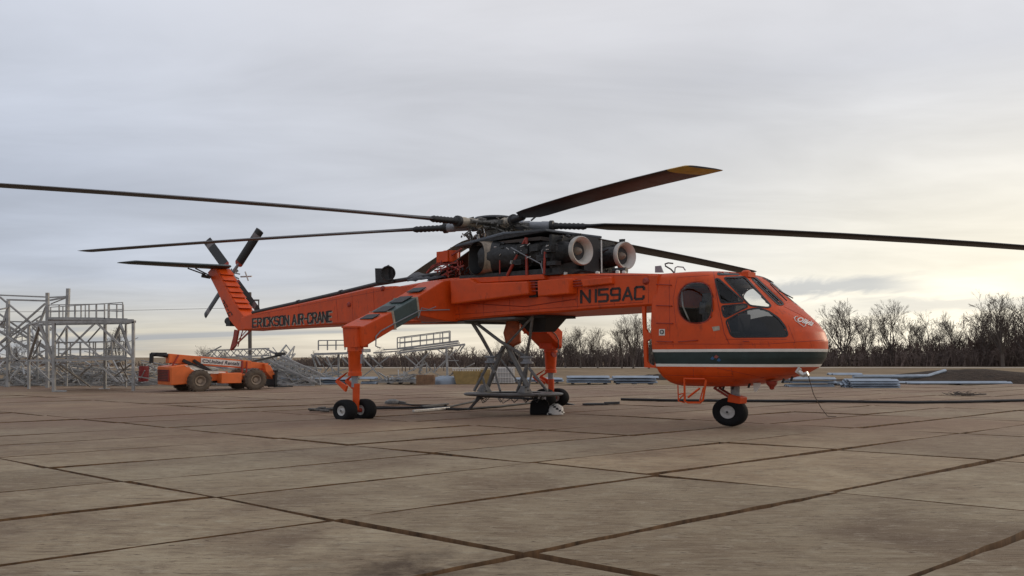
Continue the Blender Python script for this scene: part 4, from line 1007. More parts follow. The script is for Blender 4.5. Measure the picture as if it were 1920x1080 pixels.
# ---------------------------------------------------------------- engines
rr = random.Random(21)
for sy in (-.70, .70):
    b_ = MB(); a_in = 3.15; cz_ = 4.53
    prof = [(3.04, .27), (2.85, .27), (2.6, .31), (2.3, .36), (2.1, .36), (1.9, .33), (1.7, .37), (1.3, .41), (1.0, .44), (.7, .46), (.55, .47)]
    rings = []
    for a_, r_ in prof:
        rings.append([H(a_, sy, cz_ + .0) + EB * ((r_ + rr.uniform(-.03, .03)) * (.84 if a_ > 2.5 else .95) * math.cos(2 * PI * j / 22)) + EC * ((r_ + rr.uniform(-.03, .03)) * math.sin(2 * PI * j / 22)) for j in range(22)])
    b_.loft(rings); eng = b_.build('engine', ENGINE, heli, smooth=50)
    b_ = MB()
    prof = [(.24, -.35), (.245, -.15), (.27, -.05), (.32, .02), (.375, .05), (.395, .03), (.40, -.03), (.385, -.075), (.34, -.10), (.26, -.115)]
    b_.lathe(H(a_in, sy, cz_), ea, EB * .84, EC, prof, 36); it = b_.build('intake_bellmouth', INTAKE, eng, smooth=50); it['label'] = 'pale flared engine intake'
    b_ = MB(); b_.lathe(H(a_in, sy, cz_), ea, EB * .84, EC, [(.245, -.34), (.16, -.34), (.14, -.25), (.115, -.12), (.07, -.03), (0, .0)], 24); b_.build('intake_cone', mat('cone_brown', (.20, .16, .125), .5, var=.2), eng, smooth=50)
    b_ = MB()
    for j in range(14):
        an = 2 * PI * j / 14; b_.bar(H(a_in - .24, sy, cz_) + EB * (.13 * math.cos(an)) + EC * (.13 * math.sin(an)), H(a_in - .24, sy, cz_) + EB * (.245 * math.cos(an + .15)) + EC * (.245 * math.sin(an + .15)), .03, .012)
    b_.build('intake_vane', DARKMET, eng, smooth=0)
    b_ = MB(); b_.box(a_in - .12, a_in - .02, sy - .05, sy + .03, cz_ + .38, cz_ + .47, H); b_.tube([H(a_in - .2, sy, cz_ + .36), H(a_in + .0, sy, cz_ + .46)], .02, 5); b_.build('intake_bracket', BLACK, eng)
    # accessories
    b_ = MB()
    for q in range(46):
        a_ = rr.uniform(.9, 2.9); an = rr.uniform(0, 2 * PI); r_ = .36 + rr.uniform(-.03, .08)
        p = H(a_, sy, cz_) + EB * (r_ * math.cos(an)) + EC * (r_ * math.sin(an)); p2 = p + EA * rr.uniform(-.25, .25) + EC * rr.uniform(-.12, .12)
        b_.tube([p, (p + p2) / 2 + EC * .02, p2], rr.uniform(.012, .045), 6)
    for q in range(9):
        a_ = rr.uniform(1.4, 2.7); z = cz_ + rr.uniform(-.45, .2); b_.box(a_, a_ + rr.uniform(.12, .3), sy - .42, sy - .25, z, z + rr.uniform(.08, .2), H)
    build_each(b_, 'engine_accessory', ENGINE, eng, smooth=40)
    b_ = MB()
    for q in range(12):
        a_ = rr.uniform(.9, 2.7); z = cz_ + rr.uniform(-.4, .3); b_.tube([H(a_, sy - .43, z), H(a_ + rr.uniform(-.12, .12), sy - .44, z + rr.uniform(-.1, .1))], .012, 5)
    build_each(b_, 'engine_pipe', SILVER, eng)
    # exhaust: duct bending outboard
    s = -1 if sy < 0 else 1
    path = [((1.0, sy, cz_ + .02), EA * -1, .47), ((.72, sy + .04 * s, cz_ + .03), (EA * -1 + EB * .25 * s), .50), ((.50, sy + .16 * s, cz_ + .03), (EA * -.8 + EB * 1.2 * s), .50), ((.42, sy + .36 * s, cz_ + .02), (EA * .02 + EB * 1.0 * s), .48)]
    rings = []; inner = []
    for (o3, dd, r_) in path:
        dd = dd.normalized(); side = dd.cross(EC).normalized(); o3 = H(*o3)
        rings.append([o3 + side * (r_ * .86 * math.copysign(abs(math.cos(2 * PI * j / 32)) ** .8, math.cos(2 * PI * j / 32))) + EC * (r_ * math.copysign(abs(math.sin(2 * PI * j / 32)) ** .8, math.sin(2 * PI * j / 32))) for j in range(32)])
    b_ = MB(); b_.cur = 1; b_.loft(rings[:2], True, False); b_.cur = 0; b_.loft(rings[1:], False, False); b_.cur = 1
    cen = [H(*p[0]) for p in path]
    b_.loft([[c_ + (p - c_) * .95 for p in rg] for rg, c_ in zip(rings[::-1], cen[::-1])], False, True)
    ex = b_.build('exhaust_duct', [EXHAUST, BLACK], eng, smooth=50, recalc=False); ex['label'] = 'big dark oval exhaust mouth with a stained steel rim'
# fairing deck over the engines, struts and firewall
b_ = MB()
top = [(-.35, -1.0, 5.02), (1.25, -1.0, 5.22), (2.35, -.9, 5.20), (2.35, .9, 5.20), (1.25, 1.0, 5.22), (-.35, 1.0, 5.02)]
mid_ = [(0.05, -.7, 5.18), (.9, -.7, 5.31), (1.3, -.5, 5.30), (1.3, .5, 5.30), (.9, .7, 5.31), (.05, .7, 5.18)]
b_.loft([[H(a, b, c - .07) for a, b, c in top], [H(*p) for p in top], [H(*p) for p in mid_]])
b_.build('gearbox_deck', DECKGREY, heli, smooth=0, bevel=.02)
b_ = MB(); b_.loft([[H(a, b, c) for a, b in ((-.6, -.35), (2.6, -.35), (2.6, .35), (-.6, .35))] for c in (3.95, 5.05)]); b_.box(2.55, 2.62, -1.0, 1.0, 3.95, 5.0, H); b_.box(-.2, 2.8, -1.0, 1.0, 3.9, 4.08, H); b_.build('transmission', ENGINE, heli, smooth=0)
b_ = MB(); b_.loft([[H(a, b, c) for b, c in ((-.9, 5.0), (.9, 5.0), (.9, c0), (-.9, c0))] for a, c0 in ((2.2, 4.9), (-.15, 4.95))]); b_.loft([[H(-.2, b, 5.08), H(-.35, b, 5.0), H(-2.0, b, 4.1), H(-1.8, b, 4.1)] for b in (-.45, .6)]); b_.build('rear_cowling', mat('cowl_brown', (.055, .038, .030), .6, var=.3), heli, smooth=0)
b_ = MB()
ap = TH(987, 446, -1.0)
for u, v in ((951, 517), (988, 516)): b_.tube([ap, TH(u, v, -1.02)], .045, 8)
b_.tube([TH(1022, 472, -1.1), TH(1020, 514, -1.1)], .035, 8); b_.tube([TH(937, 488, -1.1), TH(937, 514, -1.1)], .02, 6)
build_each(b_, 'engine_mount_strut', REDPAINT, heli)
b_ = MB(); b_.tube([TH(u, v, -1.12) for u, v in ((958, 464), (990, 482), (1013, 494), (1018, 508))], .016, 6); b_.tube([TH(u, v, -1.1) for u, v in ((1026, 459), (1016, 470), (1016, 500), (1018, 512))], .014, 6); b_.build('fuel_pipe', GREYMET, heli)
b_ = MB(); b_.box(2.72, 2.80, -.22, .25, 3.95, 5.02, H); b_.build('firewall', BLACK, heli, smooth=0)
b_ = MB(); b_.bar(H(3.02, .08, 3.9), H(3.02, .08, 4.92), .035); b_.build('firewall_post', SILVER, heli, smooth=0)
b_ = MB()
for u, v in ((988, 517), (1060, 513), (1120, 512), (1158, 510), (1170, 511)): b_.lathe(TH(u, v, -.85), EC, EA.normalized(), EB.normalized(), [(.05, -.08), (.05, .03), (.02, .05), (0, .05)], 8)
build_each(b_, 'deck_fitting', SILVER, heli)
b_ = MB(); b_.tube([TH(u, v, -.6) for u, v in ((1075, 515), (1090, 508), (1110, 509), (1130, 514))], .04, 6); b_.tube([TH(1150, 509, .2), TH(1175, 507, .2)], .09, 8); b_.build('cross_pipe', ENGINE, heli)

# ---------------------------------------------------------------- landing gear
def wheel(o, r, w, rimr, parent, dirv=None, zmark=True):
    ax = (dirv or EB).normalized(); fx = EA.normalized() if dirv is None else Vector((ax.y, -ax.x, 0))
    sx = EA.length if dirv is None else 1.18
    fx = fx * sx
    t = MB(); h_ = w / 2
    t.lathe(o, ax, fx, EC, [(rimr, -h_ * .72), (rimr * 1.1, -h_ * .86), (r * .72, -h_), (r * .90, -h_ * .92), (r * .98, -h_ * .62), (r, -h_ * .25), (r, h_ * .25), (r * .98, h_ * .62), (r * .90, h_ * .92), (r * .72, h_), (rimr * 1.1, h_ * .86), (rimr, h_ * .72)], 36)
    wo = t.build('wheel', RUBBER, parent, smooth=50)
    t = MB()
    for s in (-1, 1): t.lathe(o, ax * s, fx, EC, [(rimr * 1.02, h_ * .70), (rimr * 1.0, h_ * .80), (rimr * .86, h_ * .72), (rimr * .6, h_ * .58), (rimr * .34, h_ * .66), (rimr * .22, h_ * .80), (0, h_ * .82)], 26)
    ro = t.build('rim', RIM, wo, smooth=45)
    t = MB()
    for s in (-1, 1): t.lathe(o, ax * s, fx, EC, [(rimr * .16, h_ * .78), (rimr * .15, h_ * .92), (0, h_ * .92)], 10)
    t.build('hub_cap', DARKMET, wo, smooth=40)
    return wo
AF, AB, AL = -.45, -1.20, -.82
def gear(side):
    s = 1 if side < 0 else -1
    def G(a, b, c):
        if side > 0 and b < -.8: b = -.8 + (b + .8) * .716
        return H(a, b * s, c)
    def G2(a, b, c): return H(a, b * s, c)
    # b, c of the front face, upper and lower edge (outboard negative)
    up = [(-.80, 4.02), (-1.25, 3.93), (-2.02, 3.39)]; lo = [(-.80, 2.74), (-1.20, 2.74), (-1.95, 2.89)]
    b_ = MB()
    b_.loft([[G(AF, up[i][0], up[i][1]), G(AB, up[i][0], up[i][1] + .02), G(AB, lo[i][0], lo[i][1]), G(AF, lo[i][0], lo[i][1])] for i in range(3)])
    arm = b_.build('landing_gear_arm', ORANGE, heli, smooth=0, bevel=.025)
    b_ = MB()
    up2 = [(-2.02, 3.38), (-2.68, 2.95)]; lo2 = [(-1.95, 2.89), (-2.59, 2.48)]
    e = -.012
    b_.loft([[G(AF - e, up2[i][0], up2[i][1] + .012), G(AB + e, up2[i][0], up2[i][1] + .03), G(AB + e, lo2[i][0], lo2[i][1] - .012), G(AF - e, lo2[i][0], lo2[i][1] - .012)] for i in range(2)])
    b_.build('arm_sleeve', GREENSLEEVE if side < 0 else ORANGE, arm, smooth=0, bevel=.02)
    b_ = MB()
    for (u1, l1) in (((-2.02, 3.38), (-1.95, 2.89)), ((-2.68, 2.95), (-2.59, 2.48))):
        for d_ in (-.035,):
            b_.loft([[G(AF + .03, u1[0] + x, u1[1] + .03), G(AB - .03, u1[0] + x, u1[1] + .04), G(AB - .03, l1[0] + x, l1[1] - .03), G(AF + .03, l1[0] + x, l1[1] - .03)] for x in (-.02, .02)])
    build_each(b_, 'sleeve_flange', BEIGE if side < 0 else ORANGE, arm, smooth=0)
    b_ = MB(); up3 = [(-2.68, 2.95), (-3.42, 2.52)]; lo3 = [(-2.59, 2.48), (-3.37, 1.96)]
    b_.loft([[G(AF, up3[i][0], up3[i][1]), G(AB, up3[i][0], up3[i][1] + .03), G(AB, lo3[i][0], lo3[i][1]), G(AF, lo3[i][0], lo3[i][1])] for i in range(2)])
    b_.build('arm_end', ORANGE, arm, smooth=0, bevel=.025)
    # hatch rims on the arm top
    b_ = MB()
    for t_, m_ in ((.52, 0), (.30, 0), (1.25, 0)):
        pass
    for (bb, cc, tt) in ((-2.15, 3.33, .30), (-2.60, 3.03, .26), (-2.98, 2.80, .20), (-1.72, 3.64, .2)):
        b_.loft([[G(AL + x * .22, bb - tt * .5 * y, cc + .65 * tt * .5 * (-y) + z + .01) for x, y in ((-1, -1), (1, -1), (1, 1), (-1, 1))] for z in (0, .022)])
    build_each(b_, 'arm_hatch', BLACK, arm, smooth=0)
    b_ = MB(); b_.tube([G(AF + .04, b1, c1) for b1, c1 in ((-1.1, 3.08), (-1.95, 3.02), (-2.65, 2.62), (-3.0, 2.40), (-3.12, 2.25), (-3.12, 1.98), (-3.0, 1.93))], .018, 6); b_.tube([G(AF + .04, b1, c1) for b1, c1 in ((-1.5, 3.15), (-1.7, 3.06), (-1.9, 3.1), (-2.0, 2.8))], .014, 6)
    b_.build('brake_line', GREYMET if side < 0 else BLACK, arm)
    # leg
    bl_ = -3.34; zg = -.086 if side < 0 else .037
    blx = bl_ if side < 0 else -2.62
    b_ = MB()
    b_.loft([[G2(AL + x, blx + y, z) for x, y in ((.20, .18), (.20, -.12), (.10, -.17), (-.17, -.17), (-.23, -.11), (-.23, .18))] for z in (1.95, 2.49)])
    b_.loft([[G2(AL + x * 1.25, blx + y * 1.25, z) for x, y in ((.20, .18), (.20, -.12), (.10, -.17), (-.17, -.17), (-.23, -.11), (-.23, .18))] for z in (2.49, 2.53)])
    b_.lathe(G2(AL, blx, 0), EC, EA, EB, [(.17, 1.98), (.17, 1.84), (.155, 1.82), (.13, 1.28), (.145, 1.26), (.145, 1.16), (.0, 1.16)], 18)
    leg = b_.build('oleo_leg', ORANGE, arm, smooth=35)
    b_ = MB(); b_.lathe(G2(AL, blx, 0), EC, EA, EB, [(.07, 1.2), (.07, .85)], 14); b_.build('oleo_piston', GREYMET, leg)
    b_ = MB(); b_.lathe(G2(AL + .03, blx + .02, 0), EC, EA, EB, [(0, .95), (.075, .95), (.075, .62), (.07, .3), (.065, .22), (0, .2)], 16); b_.build('lower_leg', ORANGE, leg)
    b_ = MB()
    for y in (-.12, .12):
        b_.loft([[G2(AL + a_, blx + y + x, z_) for a_, x, z_ in ((-.1, -.025, 1.26), (-.1, .025, 1.26), (-.22, .025, 1.16), (-.22, -.025, 1.16))], [G2(AL + a_, blx + y + x, z_) for a_, x, z_ in ((-.46, -.025, 1.06), (-.46, .025, 1.06), (-.5, .025, .98), (-.5, -.025, .98))], [G2(AL + a_, blx + y + x, z_) for a_, x, z_ in ((-.08, -.025, .88), (-.08, .025, .88), (-.14, .025, .72), (-.14, -.025, .72))]])
    build_each(b_, 'torque_link', ORANGE, leg, smooth=0, bevel=.01)
    b_ = MB(); b_.tube([G2(AL + .02, blx - .30, zg + .30), G2(AL + .02, blx + .30, zg + .30)], .06, 10); b_.build('axle', REDPAINT, leg)
    for y in (-.24, .24):
        wheel(G2(AL + .02, blx + y, zg + .305), .305, .30, .135, arm)
    if side < 0:
        b_ = MB(); b_.lathe(G2(AL + .28, blx - .05, 0), EC, EA.normalized(), EB.normalized(), [(.02, 1.76), (.02, 1.5)], 6); b_.tube([G2(AL + .27, blx, 1.5), G2(AL + .24, blx, 1.9)], .012, 5); b_.build('leg_hose', GREYMET, leg)
    return arm
g1 = gear(-1); g2 = gear(1)
# fittings hanging on the far gear
b_ = MB(); b_.tube([TH(u, v, 2.6) for u, v in ((1003, 597), (1012, 620), (1028, 640), (1034, 664))], .03, 6); b_.tube([TH(1036, 613, 2.6), TH(1030, 617, 2.6)], .05, 6); b_.lathe(TH(1036, 664, 2.6), EA.normalized(), EB.normalized(), EC, [(0, -.1), (.11, -.1), (.11, .08), (0, .08)], 12); b_.build('hydraulic_hose', REDPAINT, g2)
# nose gear
nb = .0; NA = 6.10; NC = .36
ngp = thing('nose_gear', (0, 0, 0), None, None); ngp.parent = heli
b_ = MB(); b_.lathe(H(NA + .12, nb, 0), EC, EA.normalized(), EB.normalized(), [(.10, 1.05), (.10, .78), (.12, .76), (.12, .70), (0, .70)], 16); b_.build('nose_strut', GREYMET, ngp)
b_ = MB(); b_.loft([[H(NA + a_, y, z) for a_, z in ((.02, .60), (.28, .56), (.30, .72), (.05, .80))] for y in (-.12, .12)]); b_.tube([H(NA + .15, -.0, .66), H(NA + .05, 0, .36)], .07, 8); b_.tube([H(NA, -.06, NC), H(NA, .06, NC)], .05, 8); b_.build('nose_fork', ORANGE, ngp, smooth=0, bevel=.03)
b_ = MB()
for y in (-.08, .08): b_.bar(H(NA - .28, y, .93), H(NA + .08, y, 1.06), .035); b_.bar(H(NA - .28, y, .93), H(NA + .12, y, .66), .05)
b_.build('nose_torque_link', REDPAINT, ngp, smooth=0)
wheel(H(NA, 0, NC - .005), .345, .27, .155, ngp)
# ================================================================== things on the yard
# grey tripod load frame standing under the belly
lf0 = H(.55, 0, 0) + H0
lfr = thing('load_frame', lf0, 'grey steel tripod load frame on a round base plate under the helicopter belly', 'frame')
LO = H(.55, 0, 0)
def L0(p): return p - LO
bz = .62
b_ = MB()
b_.lathe(H(.50, 0, 0) - LO, EC, EA * 1.0, EB * 1.0, [(.62, bz + .02), (.95, bz + .02), (1.08, bz + .01), (1.11, bz - .02), (1.07, bz - .06), (.9, bz - .07), (.62, bz - .07), (.62, bz + .02)], 40)
b_.build('base_ring', mat('frame_dark', (.075, .07, .066), .5, var=.35, scale=6), lfr, smooth=50)
b_ = MB()
for pts, r_ in ((((880, 596), (903, 632), (923, 668)), .055), (((880, 596), (938, 640), (985, 668)), .05), (((999, 592), (994, 630), (988, 668)), .045), (((1000, 592), (970, 625), (930, 668)), .035)):
    b_.tube([L0(TH(u, v, b)) for (u, v), b in zip(pts, (-.5, -.3, 0))], r_, 8)
build_each(b_, 'upper_leg', FRAMEGREY, lfr)
b_ = MB()
for u, v in ((921, 673), (988, 674)):
    o_ = L0(TH(u, v, 0)); b_.lathe(o_, EC, EA.normalized(), EB.normalized(), [(0, -.12), (.17, -.12), (.17, -.07), (.11, -.05), (.11, .03), (.17, .05), (.17, .1), (0, .1)], 16)
build_each(b_, 'pivot_joint', GREYMET, lfr)
b_ = MB()
for p, q, w in (((918, 678), (889, 733), .10), ((918, 678), (928, 700), .12), ((903, 700), (912, 733), .08), ((926, 690), (938, 733), .08), ((988, 680), (982, 733), .13), ((992, 690), (1026, 733), .10), ((998, 694), (990, 732), .07), ((986, 690), (970, 733), .10), ((944, 650), (915, 725), .16), ((952, 650), (990, 725), .16), ((935, 668), (985, 735), .06)):
    b_.tube([L0(TH(*p, 0)), L0(TH((p[0] + q[0]) / 2, (p[1] + q[1]) / 2, .0)), L0(TH(*q, (rng.uniform(-.3, .3))))], w * .45, 8)
build_each(b_, 'brace', FRAMEGREY, lfr)
b_ = MB()
for u, v in ((908, 722), (984, 722)):
    b_.loft([[L0(H(T(u, v, 0)[0] + x * s, y * s, z)) for x, y in ((-.3, -.3), (.3, -.3), (.3, .3), (-.3, .3))] for s, z in ((.42, bz + .02), (.18, bz + .22))])
build_each(b_, 'gusset', FRAMEGREY, lfr, smooth=0)
b_ = MB()
b_.bar(L0(TH(896, 742, 0)), L0(TH(1000, 748, 0)), .07); b_.bar(L0(TH(900, 738, .3)), L0(TH(1010, 741, .3)), .06)
b_.bar(L0(TH(903, 742, -.2)), L0(TH(879, 768, -.2)), .06); b_.bar(L0(TH(896, 742, -.2)), L0(TH(893, 752, -.2)), .05)
build_each(b_, 'under_bar', DARKPIPE, lfr, smooth=0)
rr = random.Random(31)
b_ = MB()
for q in range(14):
    u = rr.uniform(893, 1010); b_.tube([L0(TH(u, 741 + rr.uniform(-3, 3), rr.uniform(-.4, .4))), L0(TH(u + rr.uniform(5, 14), 750 + rr.uniform(-4, 8), rr.uniform(-.4, .4))), L0(TH(u + rr.uniform(14, 26), 743 + rr.uniform(-3, 4), rr.uniform(-.4, .4)))], .014, 5)
build_each(b_, 'loose_hose', BLACK, lfr)
# hoist hook block hanging in the frame
hk0 = TH(961, 640, .2); hk = thing('hoist_block', hk0 + H0, 'orange hoist hook block hanging under the belly inside the load frame', 'hoist hook')
b_ = MB(); q_ = [(-.28, -.0), (-.20, -.34), (.02, -.42), (.26, -.30), (.24, .30), (.12, .42), (-.16, .42)]
b_.loft([[Vector((x * s, y, z * s + .25)) for x, z in q_] for y, s in ((-.2, .85), (-.12, 1), (.12, 1), (.2, .85))]); b_.build('sheave_housing', mat('hoist_orange', (.42, .085, .02), .5, var=.3, scale=6), hk, smooth=0, bevel=.02)
b_ = MB(); b_.tube([Vector((0, 0, -.15)), Vector((.02, 0, -.35)), Vector((.14, 0, -.48)), Vector((.12, 0, -.62)), Vector((-.02, 0, -.66)), Vector((-.12, 0, -.58))], [.07, .07, .07, .06, .05, .03], 8); b_.build('hook', DARKMET, hk)
b_ = MB(); b_.tube([Vector((0, 0, .6)), Vector((0, 0, 1.0))], .03, 6); b_.build('hoist_cable', DARKMET, hk)
# cables and rigging lying on the mats
def ground_line(name, pts, r, m, label, cat, z=None, group=None, wob=0.0, seed=1):
    rr = random.Random(seed); P = [gp(u, v, 0) for u, v in pts]; o0 = P[0].copy(); out = []
    for a, b in zip(P, P[1:]):
        k = max(2, int((b - a).length / .25))
        for t in range(k):
            q = a + (b - a) * t / k; out.append(q - o0 + Vector((rr.uniform(-wob, wob), rr.uniform(-wob, wob), r + rr.uniform(0, wob * .3))))
    out.append(P[-1] - o0 + Vector((0, 0, r)))
    b_ = MB(); b_.tube(out, r, 8); o = b_.build(name, m, None, loc=o0, smooth=60)
    return tag(o, label, cat, group)
ground_line('hose', [(1165, 751), (1250, 753), (1400, 754), (1560, 755), (1700, 757), (1800, 756), (1960, 752)], .05, HOSE, 'long thick black hose lying across the mats behind the nose wheel', 'hose', wob=.012)
ground_line('rope', [(600, 771), (700, 768), (790, 766), (860, 770), (930, 765), (1000, 757)], .035, HOSE, 'black rope from the near wheels to the far wheels before the load frame', 'rope', wob=.02, seed=2)
ground_line('rope', [(690, 765), (780, 766), (840, 765), (885, 755), (905, 746)], .03, HOSE, 'black rope running from the near wheels to the base of the load frame', 'rope', wob=.02, seed=3)
ground_line('rope', [(735, 756), (775, 761), (838, 761)], .025, HOSE, 'short black rope beside the white bar on the mats', 'rope', wob=.02, seed=4)
for (p, q), m, nm, lb in ((((775, 774), (842, 768)), SILVER, 'metal_bar', 'bright straight metal bar lying on the mats among the ropes'), (((790, 766), (840, 760)), DARKPIPE, 'metal_bar', 'dark metal bar lying on the mats just behind the bright one')):
    a, b = gp(*p), gp(*q); b_ = MB(); b_.bar(Vector((0, 0, .05)), b - a + Vector((0, 0, .05)), .09, .07); tag(b_.build(nm, m, None, loc=a, smooth=0, bevel=.01), lb, 'bar')
# rope end fittings
sh0 = gp(600, 772); b_ = MB(); rr = random.Random(6)
for q in range(12):
    p = Vector((rr.uniform(-.35, .5), rr.uniform(-.3, .3), .05 + rr.uniform(0, .04))); b_.tube([p, p + Vector((rr.uniform(.08, .3), rr.uniform(-.1, .1), rr.uniform(-.02, .05)))], rr.uniform(.02, .05), 6)
b_.tube([Vector((-.3, -.1, .05)), Vector((.7, 0, .06))], .03, 6)
tag(b_.build('shackle_chain', HUBMIX, None, loc=sh0), 'tangle of steel shackles at the rope end left of the near wheels', 'chain')
cb0 = gp(736, 757); b_ = MB(); b_.lathe(Vector((0, 0, 0)), EC, Vector((1, 0, 0)), Vector((0, 1, 0)), [(0, .02), (.30, .02), (.26, .10), (.12, .16), (0, .16)], 10); b_.tube([Vector((.2, 0, .08)), Vector((.5, -.2, .05))], .04, 6)
tag(b_.build('swivel_fitting', HUBMIX, None, loc=cb0), 'small round metal fitting at the end of a rope on the mats', 'fitting')
# sack and rubber block by the far wheels
b_ = MB(); rr = random.Random(8); rings = []
for i in range(7):
    z = .30 * i / 6; s = math.sqrt(max(.05, 1 - (i / 6.3) ** 2)); rings.append([Vector((s * (.28 + rr.uniform(-.03, .03)) * math.cos(2 * PI * j / 16) + .12 * z, s * .22 * math.sin(2 * PI * j / 16), z + rr.uniform(-.015, .015))) for j in range(16)])
b_.loft(rings)
b_.m = [(1 if (k * 7) % 5 == 0 else 0) for k in range(len(b_.f))]
tag(b_.build('sack', [TOTE, BLACK], None, loc=gp(1040, 777), smooth=60), 'white and black sack lying on the mats in front of the far wheels', 'sack')
b_ = MB(); g0 = gp(1012, 777); b_.loft([[Vector((x * s, y * s, z)) for x, y in ((-.29, -.12), (.29, -.12), (.29, .22), (-.29, .22))] for s, z in ((1, 0), (1, .1), (.92, .36), (.55, .44))])
tag(b_.build('wheel_chock', RUBBER, None, loc=g0, smooth=0, bevel=.03), 'tall black rubber block in front of the far main wheels', 'wheel chock')
b_ = MB(); b_.loft([[Vector((x, y, 0)) for x, y in ((-.2, 0), (.5, -.05), (.5, .35), (-.2, .35))], [Vector((x, y, z)) for x, y, z in ((-.2, 0, .22), (.3, -.05, .04), (.3, .35, .04), (-.2, .35, .22))]])
tag(b_.build('wheel_chock', BLACK, None, loc=gp(1052, 759), smooth=0, bevel=.01), 'low black wedge behind the far main wheels', 'wheel chock')
b_ = MB(); p0 = gp(1092, 760); pv = [Vector((0, 0, 0)), Vector((.75, .12, 0)), Vector((.95, .3, 0)), Vector((.2, .28, 0))]
b_.prism(pv, (0, 0, .07)); b_.bar(Vector((.8, .2, .06)), Vector((1.35, .45, .06)), .09)
tag(b_.build('tow_pad', DARKPIPE, None, loc=p0, smooth=0, bevel=.01), 'flat dark pad with a stubby bar at the left end of the long hose', 'pad')
# twig heap on mats at right
b_ = MB(); rr = random.Random(12)
for q in range(90):
    p = Vector((rr.gauss(0, .28), rr.gauss(0, .22), .02 + abs(rr.gauss(0, .05)))); b_.tube([p, p + Vector((rr.uniform(-.3, .3), rr.uniform(-.2, .2), rr.uniform(0, .07)))], .012, 3)
b_.tube([Vector((0, 0, .03)), Vector((1.5, .7, .04))], .03, 5)
tag(b_.build('twig_heap', BARK, None, loc=gp(1803, 742)), 'small heap of dark twigs on the mats at the right', 'twigs')
# strap hanging from the tow fitting to the mats
b_ = MB(); a = TH(1515, 702, -.45) + H0; g_ = gp(1552, 782); b_.tube([a - g_, (a - g_) * .62 + Vector((-.08, 0, -.02)), (a - g_) * .3 + Vector((-.05, 0, -.03)), Vector((0, 0, .02)), Vector((.2, -.1, .02))], .010, 5)
tag(b_.build('tie_cord', BARKGREY, None, loc=g_), 'thin dark cord hanging from the nose of the helicopter down to the mats', 'cord')

# ---------------------------------------------------------------- telescopic handler
TY = R(44); th0 = gp(412, 731.8, -.02)
th = thing('telescopic_handler', th0, 'orange four-wheeled telescopic handler with a rental company sign on its boom', 'telehandler', rz=TY); th.scale = (.97, .97, .95)
b_ = MB(); b_.loft([[(x, y, z) for x, z in ((-2.5, .50), (-2.5, 1.18), (-1.9, 1.35), (-.9, .94), (2.1, .84), (2.1, .58))] for y in (-.62, .62)]); b_.build('chassis', TELE, th, smooth=0, bevel=.03)
b_ = MB(); b_.loft([[(x, y, z) for x, z in ((-2.85, .36), (-2.9, 1.30), (-2.1, 1.42), (-1.75, 1.05), (-1.95, .42))] for y in (-.95, .95)]); cw = b_.build('engine_cover', TELE, th, smooth=0, bevel=.05)
b_ = MB(); b_.loft([[(x, y, z) for y, z in ((-.75, .55), (.75, .55), (.75, 1.15), (-.75, 1.15))] for x in (-2.93, -2.86)]); b_.build('grille', TELERED, cw, smooth=0, bevel=.02)
b_ = MB()
for i in range(7): b_.box(-2.955, -2.935, -.7, .7, .60 + .08 * i, .63 + .08 * i)
build_each(b_, 'grille_slat', BLACK, cw, smooth=0)
b_ = MB(); b_.prism([(-2.25, -.975, 1.36), (-1.85, -.975, 1.36), (-1.05, -.80, 1.08), (.0, -.66, 1.0), (.0, -.66, .90), (-1.1, -.78, .93), (-1.5, -.90, .98)], (0, .03, 0)); b_.build('white_panel', WHITE, th, smooth=0)
b_ = MB(); b_.loft([[(x, y, z) for x, z in ((-.40, .40), (-.40, .95), (.68, .95), (.68, .40))] for y in (-1.12, -.55)]); b_.build('fuel_tank', TELE, th, smooth=0, bevel=.03)
b_ = MB(); b_.loft([[(x, y, z) for x, z in ((-.35, .50), (-.35, 1.0), (.65, 1.0), (.65, .50))] for y in (.55, 1.08)]); b_.build('cab_base', TELE, th, smooth=0, bevel=.03)
bmA, bmB = Vector((-2.65, 0, 1.72)), Vector((2.35, 0, 1.30))
def boomsec(x, hw, hh): 
    t = (x + 2.65) / 5.0; c_ = bmA + (bmB - bmA) * t; return [(x, y, c_.z + z) for y, z in ((-hw, -hh), (hw, -hh), (hw, hh), (-hw, hh))]
b_ = MB(); b_.loft([boomsec(-2.75, .24, .24), boomsec(1.6, .24, .22)]); tb = b_.build('boom', TELE, th, smooth=0, bevel=.025)
b_ = MB(); b_.loft([boomsec(1.6, .18, .17), boomsec(2.6, .18, .16)]); b_.build('inner_boom', TELE, tb, smooth=0, bevel=.02)
b_ = MB(); b_.prism([(x, -.262, bmA.z + (bmB.z - bmA.z) * (x + 2.65) / 5 + z) for x, z in ((-1.15, -.15), (1.0, -.15), (1.0, .15), (-1.15, .15))], (0, .012, 0)); sg = b_.build('boom_sign', WHITE, tb, smooth=0); sg['label'] = 'white sign reading United Rentals'
vs_, fs_ = text_tris('United Rentals', .02, .25); b_ = MB()
def sgp(x, y): return (x, -.272, bmA.z + (bmB.z - bmA.z) * (x + 2.65) / 5 + y)
b_.add([sgp(-.72 + 1.62 * x, -.10 + .20 * y) for x, y in vs_], fs_); b_.build('sign_lettering', PANELTEXT, tb, smooth=0, recalc=False)
b_ = MB()
for cx0, r0, r1, a0, a1 in ((-.98, .10, .055, 40, 320), (-.84, .10, .055, -140, 140)):
    ring = []
    for i in range(13):
        an = R(a0 + (a1 - a0) * i / 12); ring.append((sgp(cx0 + r0 * math.cos(an), r0 * .9 * math.sin(an)), sgp(cx0 + r1 * math.cos(an), r1 * .9 * math.sin(an))))
    for p, q in zip(ring, ring[1:]): b_.add([p[0], q[0], q[1], p[1]], [(0, 1, 2, 3)])
b_.build('sign_emblem', PANELTEXT, tb, smooth=0, recalc=False)
